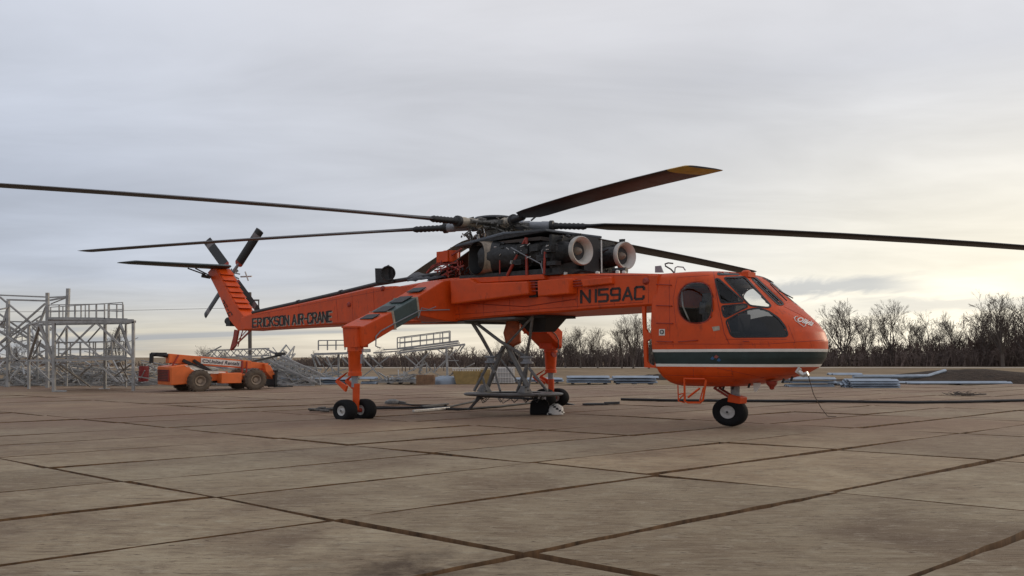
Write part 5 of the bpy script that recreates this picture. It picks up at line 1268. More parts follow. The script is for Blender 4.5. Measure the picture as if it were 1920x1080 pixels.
b_ = MB(); b_.prism([(2.25, -.42, 1.42), (2.62, -.42, 1.32), (3.0, -.42, .62), (2.78, -.42, .52), (2.35, -.42, .98)], (0, .84, 0)); b_.build('boom_head', TELE, tb, smooth=0, bevel=.03)
b_ = MB()
for x0, x1, y0, y1, z0, z1 in ((2.8, 2.95, -.65, .65, .15, .25), (2.8, 2.95, -.65, .65, .95, 1.05), (2.8, 2.92, -.65, -.52, .15, 1.05), (2.8, 2.92, .52, .65, .15, 1.05), (2.8, 2.92, -.1, .1, .15, 1.05), (2.75, 2.82, -.6, .6, .2, .8)): b_.box(x0, x1, y0, y1, z0, z1)
for y in (-.4, .3): b_.box(2.9, 4.0, y, y + .12, .08, .14); 
b_.build('fork_carriage', BLACK, th, smooth=0)
b_ = MB(); b_.bar((-1.55, -.3, 1.62), (-.6, -.38, .98), .14); b_.bar((-2.1, -.34, 1.62), (-.95, -.42, 1.05), .16); build_each(b_, 'lift_cylinder', BLACK, th, smooth=0)
b_ = MB(); b_.tube([(-2.75, 0, 1.86), (-3.2, .1, 1.92), (-3.5, .1, 1.92)], .11, 10); b_.tube([(-3.48, .1, 1.98), (-3.48, .1, 1.48)], .10, 10); b_.box(-3.3, -2.8, -.05, .2, 1.85, 2.02); b_.build('rear_pipe', BLACK, th, smooth=40)
b_ = MB(); b_.bar((1.6, 0, 1.50), (3.6, .3, 1.92), .09, .12); b_.box(3.3, 3.75, .1, .5, 1.9, 2.06); b_.build('jib_arm', BLACK, th, smooth=0)
b_ = MB(); b_.bar((1.05, -.3, 1.6), (1.05, -.3, .9), .08); b_.bar((1.3, -.3, 1.55), (1.3, -.3, .9), .06); b_.bar((-2.3, -.26, 1.9), (-2.6, -.26, 1.3), .07); build_each(b_, 'hose_guard', TELERED, th, smooth=0)
b_ = MB(); b_.tube([(-1.5, -1.05, .56), (-1.5, 1.05, .56)], .12, 8); b_.tube([(1.45, -1.05, .56), (1.45, 1.05, .56)], .12, 8); b_.box(-1.9, 1.9, -.4, .4, .42, .62); b_.build('axle', BLACK, th, smooth=0)
for wx in (-1.5, 1.45):
    for wy in (-1.0, 1.0):
        o_ = Vector((wx, wy, .56)); t_ = MB()
        t_.lathe(o_, Vector((0, 1, 0)), Vector((1.05, 0, 0)), Vector((0, 0, 1)), [(.27, -.15), (.32, -.19), (.47, -.2), (.55, -.15), (.57, 0), (.55, .15), (.47, .2), (.32, .19), (.27, .15)], 28)
        for j in range(18):
            an = 2 * PI * j / 18
            for sgn in (-1, 1):
                c_ = o_ + Vector((.56 * 1.05 * math.cos(an + sgn * .09), sgn * .09, .56 * math.sin(an + sgn * .09)))
                t_.bar(c_ + Vector((0, -.09, 0)), c_ + Vector((.05 * sgn * math.sin(an), .09, -.05 * sgn * math.cos(an))), .05, .05)
        wo = t_.build('wheel', TYREMUD, th, smooth=40)
        t_ = MB()
        for s in (-1, 1): t_.lathe(o_, Vector((0, s, 0)), Vector((1.05, 0, 0)), Vector((0, 0, 1)), [(.28, .15), (.26, .19), (.22, .17), (.19, .10), (.13, .06), (.12, .12), (0, .12)], 20)
        t_.build('rim', mat('muddy_rim', (.26, .20, .15), .8, var=.3), wo, smooth=40)

# ---------------------------------------------------------------- galvanised work platforms and lattice steel
def bars(parent, lst, name='strut', m=None):
    # lst: (u1,v1,u2,v2,Y1,Y2,thickness)
    o0 = parent.location
    for u1, v1, u2, v2, Y1, Y2, w in lst:
        w *= .74; b_ = MB(); b_.bar(at(u1, v1, Y1) - o0, at(u2, v2, Y2) - o0, w, w); b_.build(name, m or STEEL, parent, smooth=0)
F, B = 37.0, 40.5
o0 = gp(175, 735); o0.y = F; o0.z = 0
wp = thing('work_platform', o0, 'tall galvanised steel work platform with two railed decks on braced posts at the left', 'platform')
bars(wp, [(101, 603, 101, 738, F, F, .18), (250, 603, 250, 733, F, F, .16), (197, 608, 197, 731, B, B, .17), (54, 610, 54, 729, B, B, .15), (125, 612, 125, 724, B, B, .12), (236, 606, 236, 726, B, B, .12)], 'post')
bars(wp, [(74, 604, 253, 603, F, F, .16), (101, 598, 251, 600, F, F, .10), (98, 676, 251, 672, F, F, .15), (52, 609, 240, 606, B, B, .13), (52, 676, 240, 671, B, B, .12), (74, 604, 54, 609, F, B, .12), (253, 603, 238, 606, F, B, .14), (98, 676, 54, 676, F, B, .13), (251, 672, 238, 671, F, B, .12)], 'beam')
bars(wp, [(183, 607, 249, 669, F, F, .12), (126, 612, 185, 667, F, F, .10), (177, 607, 115, 667, F, F, .10), (226, 609, 202, 668, B, B, .16), (226, 609, 248, 668, B, F, .16), (76, 610, 98, 671, F, F, .16), (74, 611, 54, 673, F, B, .16), (190, 612, 165, 640, B, B, .08), (112, 640, 60, 672, B, B, .08), (107, 640, 126, 610, F, B, .09),
          (181, 678, 221, 716, F, F, .10), (247, 682, 215, 706, F, B, .08), (224, 678, 240, 710, F, B, .08), (174, 684, 144, 710, B, B, .08), (105, 684, 126, 700, F, B, .08), (110, 682, 170, 725, F, B, .09), (60, 680, 96, 716, B, B, .09), (130, 686, 150, 722, B, B, .07)], 'brace')
def deck(parent, u0, v0, u1, v1, Y0, Y1, th_, name='deck'):
    o_ = parent.location; b_ = MB(); a, b, c, d = at(u0, v0, Y0) - o_, at(u1, v1, Y0) - o_, at(u1, v1, Y0) - o_, at(u0, v0, Y0) - o_
    c = Vector((at(u1, v1, Y1).x - o_.x, Y1 - o_.y, b.z)); d = Vector((at(u0, v0, Y1).x - o_.x, Y1 - o_.y, a.z)); e = Vector((0, 0, th_))
    b_.box8([a, b, c, d, a + e, b + e, c + e, d + e]); b_.build(name, STEEL, parent, smooth=0)
deck(wp, 90, 599, 197, 600, F + .3, B - .5, .12); deck(wp, 195, 599, 239, 600, F + .3, B - .5, .08); deck(wp, 100, 671, 237, 670, F + .3, B - .5, .1)
def railing(parent, us, top, mid, bot, Y, r=.05, name='railing', m=None):
    o_ = parent.location; b_ = MB()
    def yv(line, u):
        (u0, v0), (u1, v1) = line; return v0 + (v1 - v0) * (u - u0) / (u1 - u0)
    for u in us: b_.bar(at(u, yv(top, u), Y) - o_, at(u, yv(bot, u), Y) - o_, r)
    for ln in (top, mid): b_.bar(at(us[0], yv(ln, us[0]), Y + .002) - o_, at(us[-1], yv(ln, us[-1]), Y + .002) - o_, r * .9)
    b_.build(name, m or STEEL, parent, smooth=0)
railing(wp, (91, 111, 125, 141, 152, 167, 181, 196), ((91, 572), (196, 570)), ((91, 583), (196, 583)), ((91, 598), (196, 598)), F + .4)
railing(wp, (203, 219, 231), ((203, 570), (231, 571)), ((203, 583), (231, 584)), ((203, 598), (231, 598)), F + .4)
railing(wp, (95, 118, 140, 160, 180, 205, 230), ((95, 576), (230, 567)), ((95, 585), (230, 580)), ((95, 600), (230, 600)), B - .6, .045)
railing(wp, (110, 132, 151, 168, 179, 196, 210), ((110, 643), (210, 641)), ((110, 656), (210, 655)), ((110, 670), (210, 670)), F + .5)
railing(wp, (100, 125, 150, 175, 200, 232), ((100, 642), (232, 640)), ((100, 654), (232, 653)), ((100, 668), (232, 668)), B - .7, .045)
deck(wp, 97, 736, 125, 737, F - .1, F + .6, .1, 'base_plate'); deck(wp, 185, 732, 206, 732, B - .4, B + .3, .08, 'base_plate')
Y2 = 43.0
o0 = gp(45, 730); o0 = Vector((at(45, 730, Y2).x, Y2, 0))
tw = thing('lattice_tower', o0, 'tall galvanised lattice tower section standing at the left edge of the yard', 'tower')
bars(tw, [(15, 564, 15, 729, Y2, Y2, .20), (89, 549, 89, 729, Y2 - 1, Y2 - 1, .20), (128, 541, 126, 596, Y2, Y2, .22), (-6, 540, -6, 729, Y2 - 2, Y2 - 2, .2), (70, 600, 70, 726, Y2 + 2, Y2 + 2, .14)], 'post')
bars(tw, [(-10, 553, 89, 557, Y2, Y2, .10), (13, 562, 86, 564, Y2, Y2, .12), (0, 580, 15, 577, Y2 - 1, Y2, .1), (-5, 602, 60, 604, Y2 + 1, Y2 + 1, .09), (-8, 676, 60, 676, Y2, Y2, .12), (89, 558, 126, 556, Y2, Y2, .1)], 'beam')
bars(tw, [(0, 557, 84, 627, Y2, Y2, .12), (85, 569, -2, 645, Y2 - .3, Y2 - .3, .12), (-2, 588, 85, 650, Y2 + .3, Y2 + .3, .12), (94, 563, 125, 557, Y2, Y2, .12), (95, 570, 125, 558, Y2, Y2 + .4, .09), (87, 574, 75, 604, Y2, Y2, .14), (77, 592, -2, 646, Y2 + .5, Y2 + .5, .1), (15, 578, 4, 615, Y2, Y2, .16), (-2, 642, 45, 688, Y2, Y2, .12), (54, 610, -2, 660, Y2 - .5, Y2 - .5, .1), (12, 620, 24, 680, Y2, Y2, .1), (60, 612, 86, 640, Y2 + .2, Y2 + .2, .1), (2, 690, 45, 720, Y2, Y2, .09), (40, 690, 8, 726, Y2, Y2, .09)], 'brace')
rr = random.Random(77); ex = []
for q in range(30):
    u = rr.uniform(0, 96); v = rr.uniform(600, 715); ex.append((u, v, u + rr.uniform(-28, 28), v + rr.uniform(10, 34), Y2 + rr.uniform(-1, 3), Y2 + rr.uniform(-1, 3), rr.uniform(.06, .11)))
bars(tw, ex, 'brace')
ex = []
for q in range(12):
    u = rr.uniform(105, 235); v = rr.uniform(680, 715); ex.append((u, v, u + rr.uniform(-30, 30), v + rr.uniform(-14, 16), B + rr.uniform(-2, 1), B + rr.uniform(-2, 1), rr.uniform(.06, .10)))
bars(wp, ex, 'brace')
# two lower platforms behind the near gear leg
Y3 = 50.0
o0 = Vector((at(645, 710, Y3).x, Y3, 0))
pa = thing('work_platform', o0, 'low galvanised platform with a short railing, half hidden behind the near landing gear', 'platform')
deck(pa, 589, 666, 655, 664, Y3, Y3 + 2.2, .14); deck(pa, 650, 661, 694, 660, Y3 + .3, Y3 + 2, .07)
railing(pa, (597, 614, 630, 647), ((597, 638.5), (647, 638)), ((597, 647.5), (647, 647)), ((597, 657), (647, 656)), Y3 + .1, .075); railing(pa, (655, 694), ((655, 655), (694, 655)), ((655, 657), (694, 657)), ((655, 661), (694, 660)), Y3 + .4, .07)
bars(pa, [(592, 668, 601, 685, Y3, Y3, .12), (583, 665, 592, 668, Y3, Y3, .12), (586, 668, 596, 700, Y3 + 1, Y3 + 1, .14), (635, 664, 635, 712, Y3 + .5, Y3 + .5, .16), (612, 668, 622, 690, Y3, Y3, .12), (622, 690, 625, 705, Y3, Y3, .1), (660, 664, 660, 712, Y3 + 1.5, Y3 + 1.5, .12)], 'post')
bars(pa, [(675, 665, 716, 710, Y3, Y3, .11), (600, 668, 640, 708, Y3 + 1, Y3 + 1, .1), (634, 668, 600, 708, Y3 + 1, Y3 + 1, .1), (640, 668, 660, 690, Y3, Y3, .1), (621, 686, 636, 686, Y3, Y3, .07), (690, 664, 718, 690, Y3 + 1, Y3 + 1, .1), (730, 668, 672, 712, Y3 + 1, Y3 + 1, .1), (700, 661, 735, 660, Y3 + .3, Y3 + .3, .08)], 'brace')
o0 = Vector((at(800, 710, Y3).x, Y3, 0))
pb_ = thing('work_platform', o0, 'long galvanised platform with tilted railed deck between near gear leg and load frame', 'platform')
bars(pb_, [(719, 655.5, 792, 652.5, Y3, Y3, .10), (745, 662, 872, 645.5, Y3, Y3, .16), (745, 654, 860, 639.5, Y3 + .2, Y3 + .2, .17), (700, 662, 750, 658, Y3 + 1, Y3 + 1, .1), (765, 659, 850, 652, Y3 + 1.5, Y3 + 1.5, .12), (872, 645.5, 862, 659, Y3, Y3, .12), (866, 646, 856, 660, Y3 + 1, Y3 + 1, .1)], 'beam')
b_ = MB(); p4 = [at(750, 656, Y3) - o0, at(858, 642, Y3) - o0, at(858, 642, Y3) - o0 + Vector((0, 2.2, .05)), at(750, 656, Y3) - o0 + Vector((0, 2.2, .05))]; b_.box8([p - Vector((0, 0, .1)) for p in p4] + p4); b_.build('deck', STEEL, pb_, smooth=0)
railing(pb_, (745, 759, 788, 813, 830, 844), ((738, 634), (845, 620.5)), ((738, 643.5), (845, 632)), ((738, 653.5), (845, 639.5)), Y3 + .1, .07)
railing(pb_, (750, 772, 800, 825, 842), ((738, 636), (845, 622.5)), ((738, 645), (845, 634)), ((738, 654), (845, 640)), Y3 + 2.1, .055)
bars(pb_, [(837, 652, 839, 706, Y3, Y3, .20), (800, 658, 786, 700, Y3 + 1, Y3 + 1, .2), (800, 700, 800, 680, Y3 + .5, Y3 + .5, .1), (815, 682, 815, 700, Y3 + .4, Y3 + .4, .09)], 'post')
bars(pb_, [(759, 667, 792, 695, Y3, Y3, .1), (806, 660, 776, 690, Y3, Y3, .09), (856, 655, 812, 699, Y3, Y3, .1), (820, 655, 845, 672, Y3, Y3, .09), (800, 684, 816, 699, Y3 + .5, Y3 + .5, .08), (784, 660, 805, 690, Y3 + 1.5, Y3 + 1.5, .09), (850, 652, 828, 690, Y3 + 1.5, Y3 + 1.5, .09), (838, 676, 860, 676, Y3, Y3, .07), (770, 662, 792, 690, Y3 + 2, Y3 + 2, .08), (840, 655, 862, 690, Y3 + 2, Y3 + 2, .08)], 'brace')
# lattice truss sections lying in the heap right of the handler
def truss(p, q, w, n, label, group, seed, rot=0.0, name='lattice_truss'):
    p = Vector(p); q = Vector(q); o_ = p.copy(); d = q - p; L = d.length; d.normalize(); s = d.cross(Vector((0, 0, 1))).normalized(); t = s.cross(d)
    s, t = s * math.cos(rot) + t * math.sin(rot), t * math.cos(rot) - s * math.sin(rot)
    b_ = MB(); cs_ = [s * (w * x) + t * (w * y) for x, y in ((-.5, -.5), (.5, -.5), (.5, .5), (-.5, .5))]
    for c_ in cs_: b_.bar(c_, c_ + d * L, .085)
    for i in range(n):
        for k in range(4):
            a = cs_[k] + d * (L * i / n); b = cs_[(k + 1) % 4] + d * (L * (i + 1) / n)
            b_.bar(a, b, .05)
    return tag(b_.build(name, STEEL, None, loc=o_, smooth=0), label, 'truss', group)
G_ = 'lattice truss sections lying in the steel heap'
truss(at(498, 664, 46), at(602, 712, 45), .55, 9, 'long lattice truss sloping down to the right beside the handler forks', G_, 1, .3)
truss(at(520, 690, 48), at(600, 704, 50), .6, 7, 'lattice truss lying almost level behind the sloping one', G_, 2, .6)
truss(at(395, 664, 47), at(505, 660, 48), .45, 9, 'thin lattice truss lying level on top of the heap behind the handler boom', G_, 3)
truss(at(528, 672, 50), at(560, 714, 49), .6, 5, 'short lattice truss leaning steeply in the middle of the heap', G_, 4, .2)
truss(at(262, 690, 48), at(330, 705, 50), .5, 6, 'lattice truss lying in the heap left of the handler', G_, 5, .5)
truss(at(120, 700, 46), at(215, 722, 45), .55, 8, 'lattice truss lying under the tall work platform', G_, 6, .4)
truss(at(20, 694, 47), at(92, 722, 46), .5, 7, 'lattice truss lying under the lattice tower at the left edge', G_, 7, .1)
truss(at(440, 676, 46), at(560, 700, 47), .5, 8, 'lattice truss lying low behind the front wheel of the handler', G_, 8, .5)
truss(at(545, 655, 52), at(500, 712, 49), .6, 6, 'lattice truss leaning down to the left just right of the handler', G_, 9, .2)
truss(at(0, 612, 46), at(88, 664, 46), .5, 8, 'lattice truss leaning across the lattice tower at the left edge', G_, 10, .4)
truss(at(100, 690, 47), at(190, 700, 47), .5, 7, 'lattice truss lying almost level behind the posts of the tall work platform', G_, 11, .1)
def heap(name, u0, u1, Y0, Y1, h0, h1, n, seed, label, thick=(.03, .08), mats=STEEL):
    rr = random.Random(seed); xa, xb = at(u0, 700, (Y0 + Y1) / 2).x, at(u1, 700, (Y0 + Y1) / 2).x; o_ = Vector(((xa + xb) / 2, (Y0 + Y1) / 2, 0)); b_ = MB()
    for k in range(n):
        t = rr.random(); x = xa + (xb - xa) * t - o_.x; y = rr.uniform(Y0, Y1) - o_.y; hm = h0 + (h1 - h0) * t; hm *= .55 + .45 * math.sin(t * 11 + seed)
        z = rr.random() ** 1.4 * hm; L = rr.uniform(.5, 2.6); an = rr.uniform(0, 2 * PI); dz_ = rr.gauss(0, .22)
        a = Vector((x, y, max(.03, z))); b = a + Vector((math.cos(an) * L, math.sin(an) * L * .6, dz_ * L))
        if b.z < .03: b.z = .03
        b_.bar(a, b, rr.uniform(*thick))
    return tag(b_.build(name, mats, None, loc=o_, smooth=0), label, 'steel heap', None, 'stuff')
heap('steel_heap', -20, 290, 44, 50, 1.7, 1.9, 560, 1, 'tangled heap of loose galvanised steel pieces behind the tall work platform')
heap('steel_heap', 370, 610, 44.5, 51, 2.0, 1.3, 480, 2, 'tangled heap of loose galvanised steel pieces behind the orange handler')
heap('steel_heap', 700, 850, 49, 53, .7, .5, 110, 3, 'low scatter of steel offcuts under the long tilted platform')
# bundles of blue-grey steel lying along the yard edge
def bundle(u0, u1, vb, ht, n, label, seed, name='steel_bundle', slope=0.0, group='steel bundles lying along the far edge of the yard'):
    rr = random.Random(seed); a = gp(u0, vb, -.05); b = gp(u1, vb, -.05); L = (b - a).length; o_ = a.copy(); t = thing(name, o_, label, 'steel bundle', group)
    for k in range(n):
        lay = k % 3; z = .06 + ht * (k // 3) / max(1, (n - 1) // 3 + .001) ; y = lay * .42 + rr.uniform(-.05, .05); x0 = rr.uniform(0, .12) * L; x1 = L * (1 - rr.uniform(0, .12))
        b_ = MB(); hh = .11
        w = rr.uniform(.16, .24)
        # angle profile
        b_.loft([[Vector((x, y, z + s_)), Vector((x, y + w, z + hh + s_)), Vector((x, y + 2 * w, z + s_)), Vector((x, y + 2 * w - .04, z - .03 + s_)), Vector((x, y + w, z + hh - .05 + s_)), Vector((x, y + .04, z - .03 + s_))] for x, s_ in ((x0, 0), (x1, slope))])
        b_.build('angle_bar', STEELBLUE, t, smooth=0)
    for q in range(3):
        b_ = MB(); x = L * (.15 + .35 * q); b_.box(x - .06, x + .06, -.05, 1.3, -.06, .03); b_.build('bearer', BARKGREY, t, smooth=0)
    return t
bundle(500, 660, 722, .28, 9, 'stack of blue-grey steel bars left of the near landing gear leg, on the yard edge', 1)
bundle(672, 705, 721, .3, 6, 'short stack of steel bars just right of the near landing gear leg', 2)
bundle(718, 780, 718, .16, 6, 'low stack of steel bars left of the brown crate', 3)
bundle(1062, 1150, 719, .32, 9, 'stack of blue-grey steel bars right of the far landing gear leg', 4)
bundle(1148, 1236, 720, .34, 9, 'stack of blue-grey steel bars partly behind the rear of the cabin', 5)
bundle(952, 1062, 717, .14, 6, 'low stack of steel bars seen through the load frame', 6)
bundle(1478, 1572, 727, .42, 9, 'stack of blue-grey steel bars just right of the helicopter nose', 7)
bundle(1588, 1690, 729, .36, 12, 'stack of pale blue-grey angle bars with open ends at right', 8)
bundle(1560, 1625, 721, .55, 6, 'small stack of steel bars between the two stacks right of the nose', 9)
bundle(1690, 1915, 720.5, .02, 3, 'long thin row of steel bars leading to the right edge', 10)
a = gp(1648, 716, .3); pi_ = thing('steel_pipe', Vector((a.x, a.y, 0)), 'long blue-grey steel tube rising to the right over the dark soil bank', 'pipe')
b_ = MB(); oo = Vector((a.x, a.y, 0)); b_.tube([at(1600, 706, 52) - oo, at(1690, 706, 53) - oo, at(1740, 705, 54) - oo, at(1772, 695, 55) - oo], .13, 8); b_.build('tube', STEELBLUE, pi_)
# yellow skip, white tote cage, brown crate, tarped pallet
sk0 = Vector((at(874, 720, 47).x, 47, 0)); sk = thing('waste_skip', sk0, 'rusty yellow steel skip with a white slatted rail on top behind the load frame', 'skip')
b_ = MB(); b_.loft([[Vector((x * s, y, z)) for x, y in ((-.85, 0), (.85, 0), (.85, 1.1), (-.85, 1.1))] for s, z in ((.72, 0), (1, .82))]); b_.build('body', YELLOW, sk, smooth=0, bevel=.02)
b_ = MB()
for i in range(12): b_.box(-.84 + i * .15, -.78 + i * .15, .02, .06, .8, 1.05 - .03 * (i % 3))
build_each(b_, 'rail_slat', TOTE, sk, smooth=0)
b_ = MB(); b_.box(-.86, .9, .0, .08, .93, .98); b_.build('top_rail', TOTE, sk, smooth=0)
sk2 = Vector((at(902, 720, 47.5).x, 47.8, 0)); b_ = MB(); b_.loft([[Vector((x * s, y, z)) for x, y in ((-.55, 0), (.55, 0), (.55, .9), (-.55, .9))] for s, z in ((.8, 0), (1, .9))]); tag(b_.build('waste_bin', YELLOW, None, loc=sk2, smooth=0, bevel=.02), 'smaller rusty yellow bin right behind the skip, by the load frame leg', 'bin')
tt0 = Vector((at(943, 720, 48).x, 48, 0)); tt = thing('liquid_tote', tt0, 'white caged plastic liquid tote seen through the legs of the load frame', 'tote')
b_ = MB(); b_.box(-.66, .66, 0, 1.0, .12, 1.0); b_.build('tank', mat('tote_tank', (.42, .41, .40), .5), tt, smooth=0, bevel=.06)
b_ = MB()
for i in range(9): b_.bar((-.7 + i * .175, -.05, .06), (-.7 + i * .175, -.05, 1.05), .035)
for z in (.1, .4, .72, 1.04): b_.bar((-.72, -.055, z), (.72, -.055, z), .04)
for y in (.3, .7, 1.05): b_.bar((.72, y, .06), (.72, y, 1.05), .035)
b_.build('cage', TOTE, tt, smooth=0)
b_ = MB(); b_.box(-.7, .7, -.05, 1.05, 0, .05); b_.build('pallet', BARKGREY, tt, smooth=0)
ck0 = Vector((at(797, 722, 47).x, 47, -.1)); b_ = MB(); b_.box(-.55, .55, 0, .8, 0, .68)
for x in (-.5, 0, .5): b_.box(x - .05, x + .05, -.03, 0, .02, .7)
tag(b_.build('wooden_crate', BROWNWOOD, None, loc=ck0, smooth=0, bevel=.015), 'brown wooden crate on the yard edge under the long tilted platform', 'crate')
tp0 = Vector((at(838, 722, 48).x, 48, -.1)); b_ = MB(); rr = random.Random(17)
b_.loft([[Vector((x * s + rr.uniform(-.05, .05), y * s + .4, z + rr.uniform(-.05, .05))) for x, y in [(1.0 * math.cos(2 * PI * j / 14), .45 * math.sin(2 * PI * j / 14)) for j in range(14)]] for s, z in ((1, 0), (.98, .25), (.8, .48), (.3, .58))])
tag(b_.build('covered_pallet', STEELBLUE, None, loc=tp0, smooth=50), 'low grey sheeted pallet between the brown crate and the yellow skip', 'pallet')
# red barrel in the heap at left
rb0 = Vector((at(269, 712, 45).x, 45, 0)); b_ = MB(); b_.lathe(Vector((0, 0, 0)), EC, Vector((1, 0, 0)), Vector((0, 1, 0)), [(0, 0), (.27, 0), (.28, .28), (.3, .3), (.28, .32), (.28, .58), (.3, .6), (.28, .62), (.27, .9), (0, .9)], 20)
tag(b_.build('barrel', mat('barrel_red', (.22, .02, .018), .6), None, loc=rb0 + Vector((0, 0, .25))), 'red steel barrel in the heap left of the handler', 'barrel')
# far field fence posts and utility pole
up0 = Vector((at(470, 690, 75).x, 75, -.14)); up = thing('utility_pole', up0, 'lone wooden utility pole with one crossarm behind the tail of the helicopter', 'utility pole')
def upb(u1, v1, u2, v2, w, name):
    b_ = MB(); b_.bar(at(u1, v1, 75) - up0, at(u2, v2, 75) - up0, w); b_.build(name, POLE, up, smooth=0)
upb(468, 548, 469, 688, .28, 'pole'); upb(469, 563, 486, 563, .16, 'crossarm'); upb(485, 564, 485, 575, .10, 'insulator')
b_ = MB(); wpts = [at(u, v, 75) - up0 for u, v in ((-900, 548), (-300, 585), (100, 584.5), (240, 582), (420, 578), (485, 576))]; b_.tube(wpts, .018, 4); b_.build('power_line', POLE, up)
rr = random.Random(40)
fp = [(u, 690 + rr.uniform(-1, 1)) for u in (754, 760, 768, 776, 806, 818, 832)]
for i, (u, v) in enumerate(fp):
    g_ = gp(u, v + 6, -.14); h_ = rr.uniform(.9, 1.5); b_ = MB(); b_.bar(Vector((0, 0, 0)), Vector((.03, 0, h_)), .10); tag(b_.build('fence_post', BARKGREY, None, loc=g_, smooth=0), 'thin grey stake standing in the grass behind the long tilted platform', 'post', 'stakes behind the tilted platform')
# ================================================================== bare trees and brush
def stick_tree(seed, h, spread, trunk_r, forks=5, depth=5, lean=0.0, upright=.5, minr=.022):
    rr = random.Random(seed); V = []; Fc = []
    def seg(p, q, r0, r1, n):
        d = (q - p)
        if d.length < 1e-6: return
        d.normalize(); s = d.orthogonal().normalized(); t = d.cross(s); o = len(V)
        for c_, r in ((p, r0), (q, r1)):
            for j in range(n):
                an = 2 * PI * j / n; V.append(tuple(c_ + s * (r * math.cos(an)) + t * (r * math.sin(an))))
        for j in range(n): Fc.append((o + j, o + (j + 1) % n, o + n + (j + 1) % n, o + n + j))
    trunk_n = [0]
    def grow(p, d, L, r, lev):
        k = 4 if lev < 2 else 3 if lev < 4 else 2; q = p; dd = d.copy(); step = L / k
        for i in range(k):
            dd = (dd + Vector((rr.gauss(0, .14), rr.gauss(0, .14), rr.gauss(.02, .08) + (.05 * upright if lev < 4 else -.01)))).normalized()
            n2 = q + dd * step; r2 = max(minr * .7, r * (1 - .38 * (i + 1) / k)); r1 = max(minr * .7, r * (1 - .38 * i / k))
            seg(q, n2, r1, r2, 5 if lev < 2 else 3); q = n2
            if lev < depth and (i > 0 or lev > 0):
                m_ = 1 if lev < 2 else (1 if rr.random() < .68 else 0)
                for _ in range(m_):
                    az = rr.uniform(0, 2 * PI); side = dd.orthogonal().normalized(); side = Matrix.Rotation(az, 3, dd) @ side
                    ang = rr.uniform(.35, .85) * spread
                    nd = (dd * math.cos(ang) + side * math.sin(ang)).normalized(); nd.z += .18 * upright; nd.normalize()
                    grow(q, nd, L * rr.uniform(.42, .70), r2 * rr.uniform(.45, .65), lev + 1)
        if lev < depth: 
            for _ in range(2):
                side = Matrix.Rotation(rr.uniform(0, 2 * PI), 3, dd) @ dd.orthogonal().normalized(); ang = rr.uniform(.15, .5) * spread
                grow(q, (dd * math.cos(ang) + side * math.sin(ang)).normalized(), L * rr.uniform(.45, .7), r * .5, lev + 1)
    base = Vector((0, 0, 0)); tl = h * rr.uniform(.16, .24)
    t_end = Vector((lean * tl, 0, tl)); seg(base, t_end * .5, trunk_r * 1.25, trunk_r, 7); seg(t_end * .5, t_end, trunk_r, trunk_r * .85, 7)
    nt = len(Fc)
    for i in range(forks):
        az = 2 * PI * i / forks + rr.uniform(-.4, .4); tilt = rr.uniform(.12, .62) * spread
        d = Vector((math.sin(tilt) * math.cos(az) + lean * .3, math.sin(tilt) * math.sin(az), math.cos(tilt)))
        grow(t_end * rr.uniform(.8, 1), d, h * rr.uniform(.34, .46), trunk_r * rr.uniform(.42, .62), 1)
    # scale to the wanted height
    zmax = max(v[2] for v in V); s = h / zmax
    V[:] = [(v[0] * s, v[1] * s, v[2] * s) for v in V]
    return V, Fc, nt
def mesh_of(name, V, Fc, m):
    me = bpy.data.meshes.new(name); me.from_pydata(V, [], Fc); me.materials.append(m); me.update(); return me
def split_tree(seed, *a, m=BARK, **k):
    V, Fc, nt = stick_tree(seed, *a, **k)
    tv = sorted({i for f in Fc[:nt] for i in f}); mp = {i: n for n, i in enumerate(tv)}
    t_me = mesh_of('trunk', [V[i] for i in tv], [tuple(mp[i] for i in f) for f in Fc[:nt]], m)
    cv = sorted({i for f in Fc[nt:] for i in f}); mp = {i: n for n, i in enumerate(cv)}
    c_me = mesh_of('crown', [V[i] for i in cv], [tuple(mp[i] for i in f) for f in Fc[nt:]], m)
    return t_me, c_me
def place_tree(meshes, u, vtop, Y, href, label, group, rz=0, name='bare_tree', sx=1.0):
    top = at(u, vtop, Y); z0 = -.14; s = (top.z - z0) / href
    t = thing(name, Vector((top.x, Y, z0)), label, 'tree', group, rz); t.scale = (s * sx, s * sx, s)
    for nm, me in zip(('trunk', 'crown'), meshes):
        o = bpy.data.objects.new(nm, me); col.objects.link(o); o.parent = t
    return t
V1 = split_tree(101, 12, 1.0, .28, 7, 5); V2 = split_tree(202, 12, .8, .25, 6, 5, upright=.8); V3 = split_tree(303, 12, 1.1, .26, 7, 5, upright=.4, m=BARKGREY); V4 = split_tree(404, 12, .6, .18, 4, 5, upright=1.0)
GR = 'bare trees rising above the brush at right'
TY0 = 150
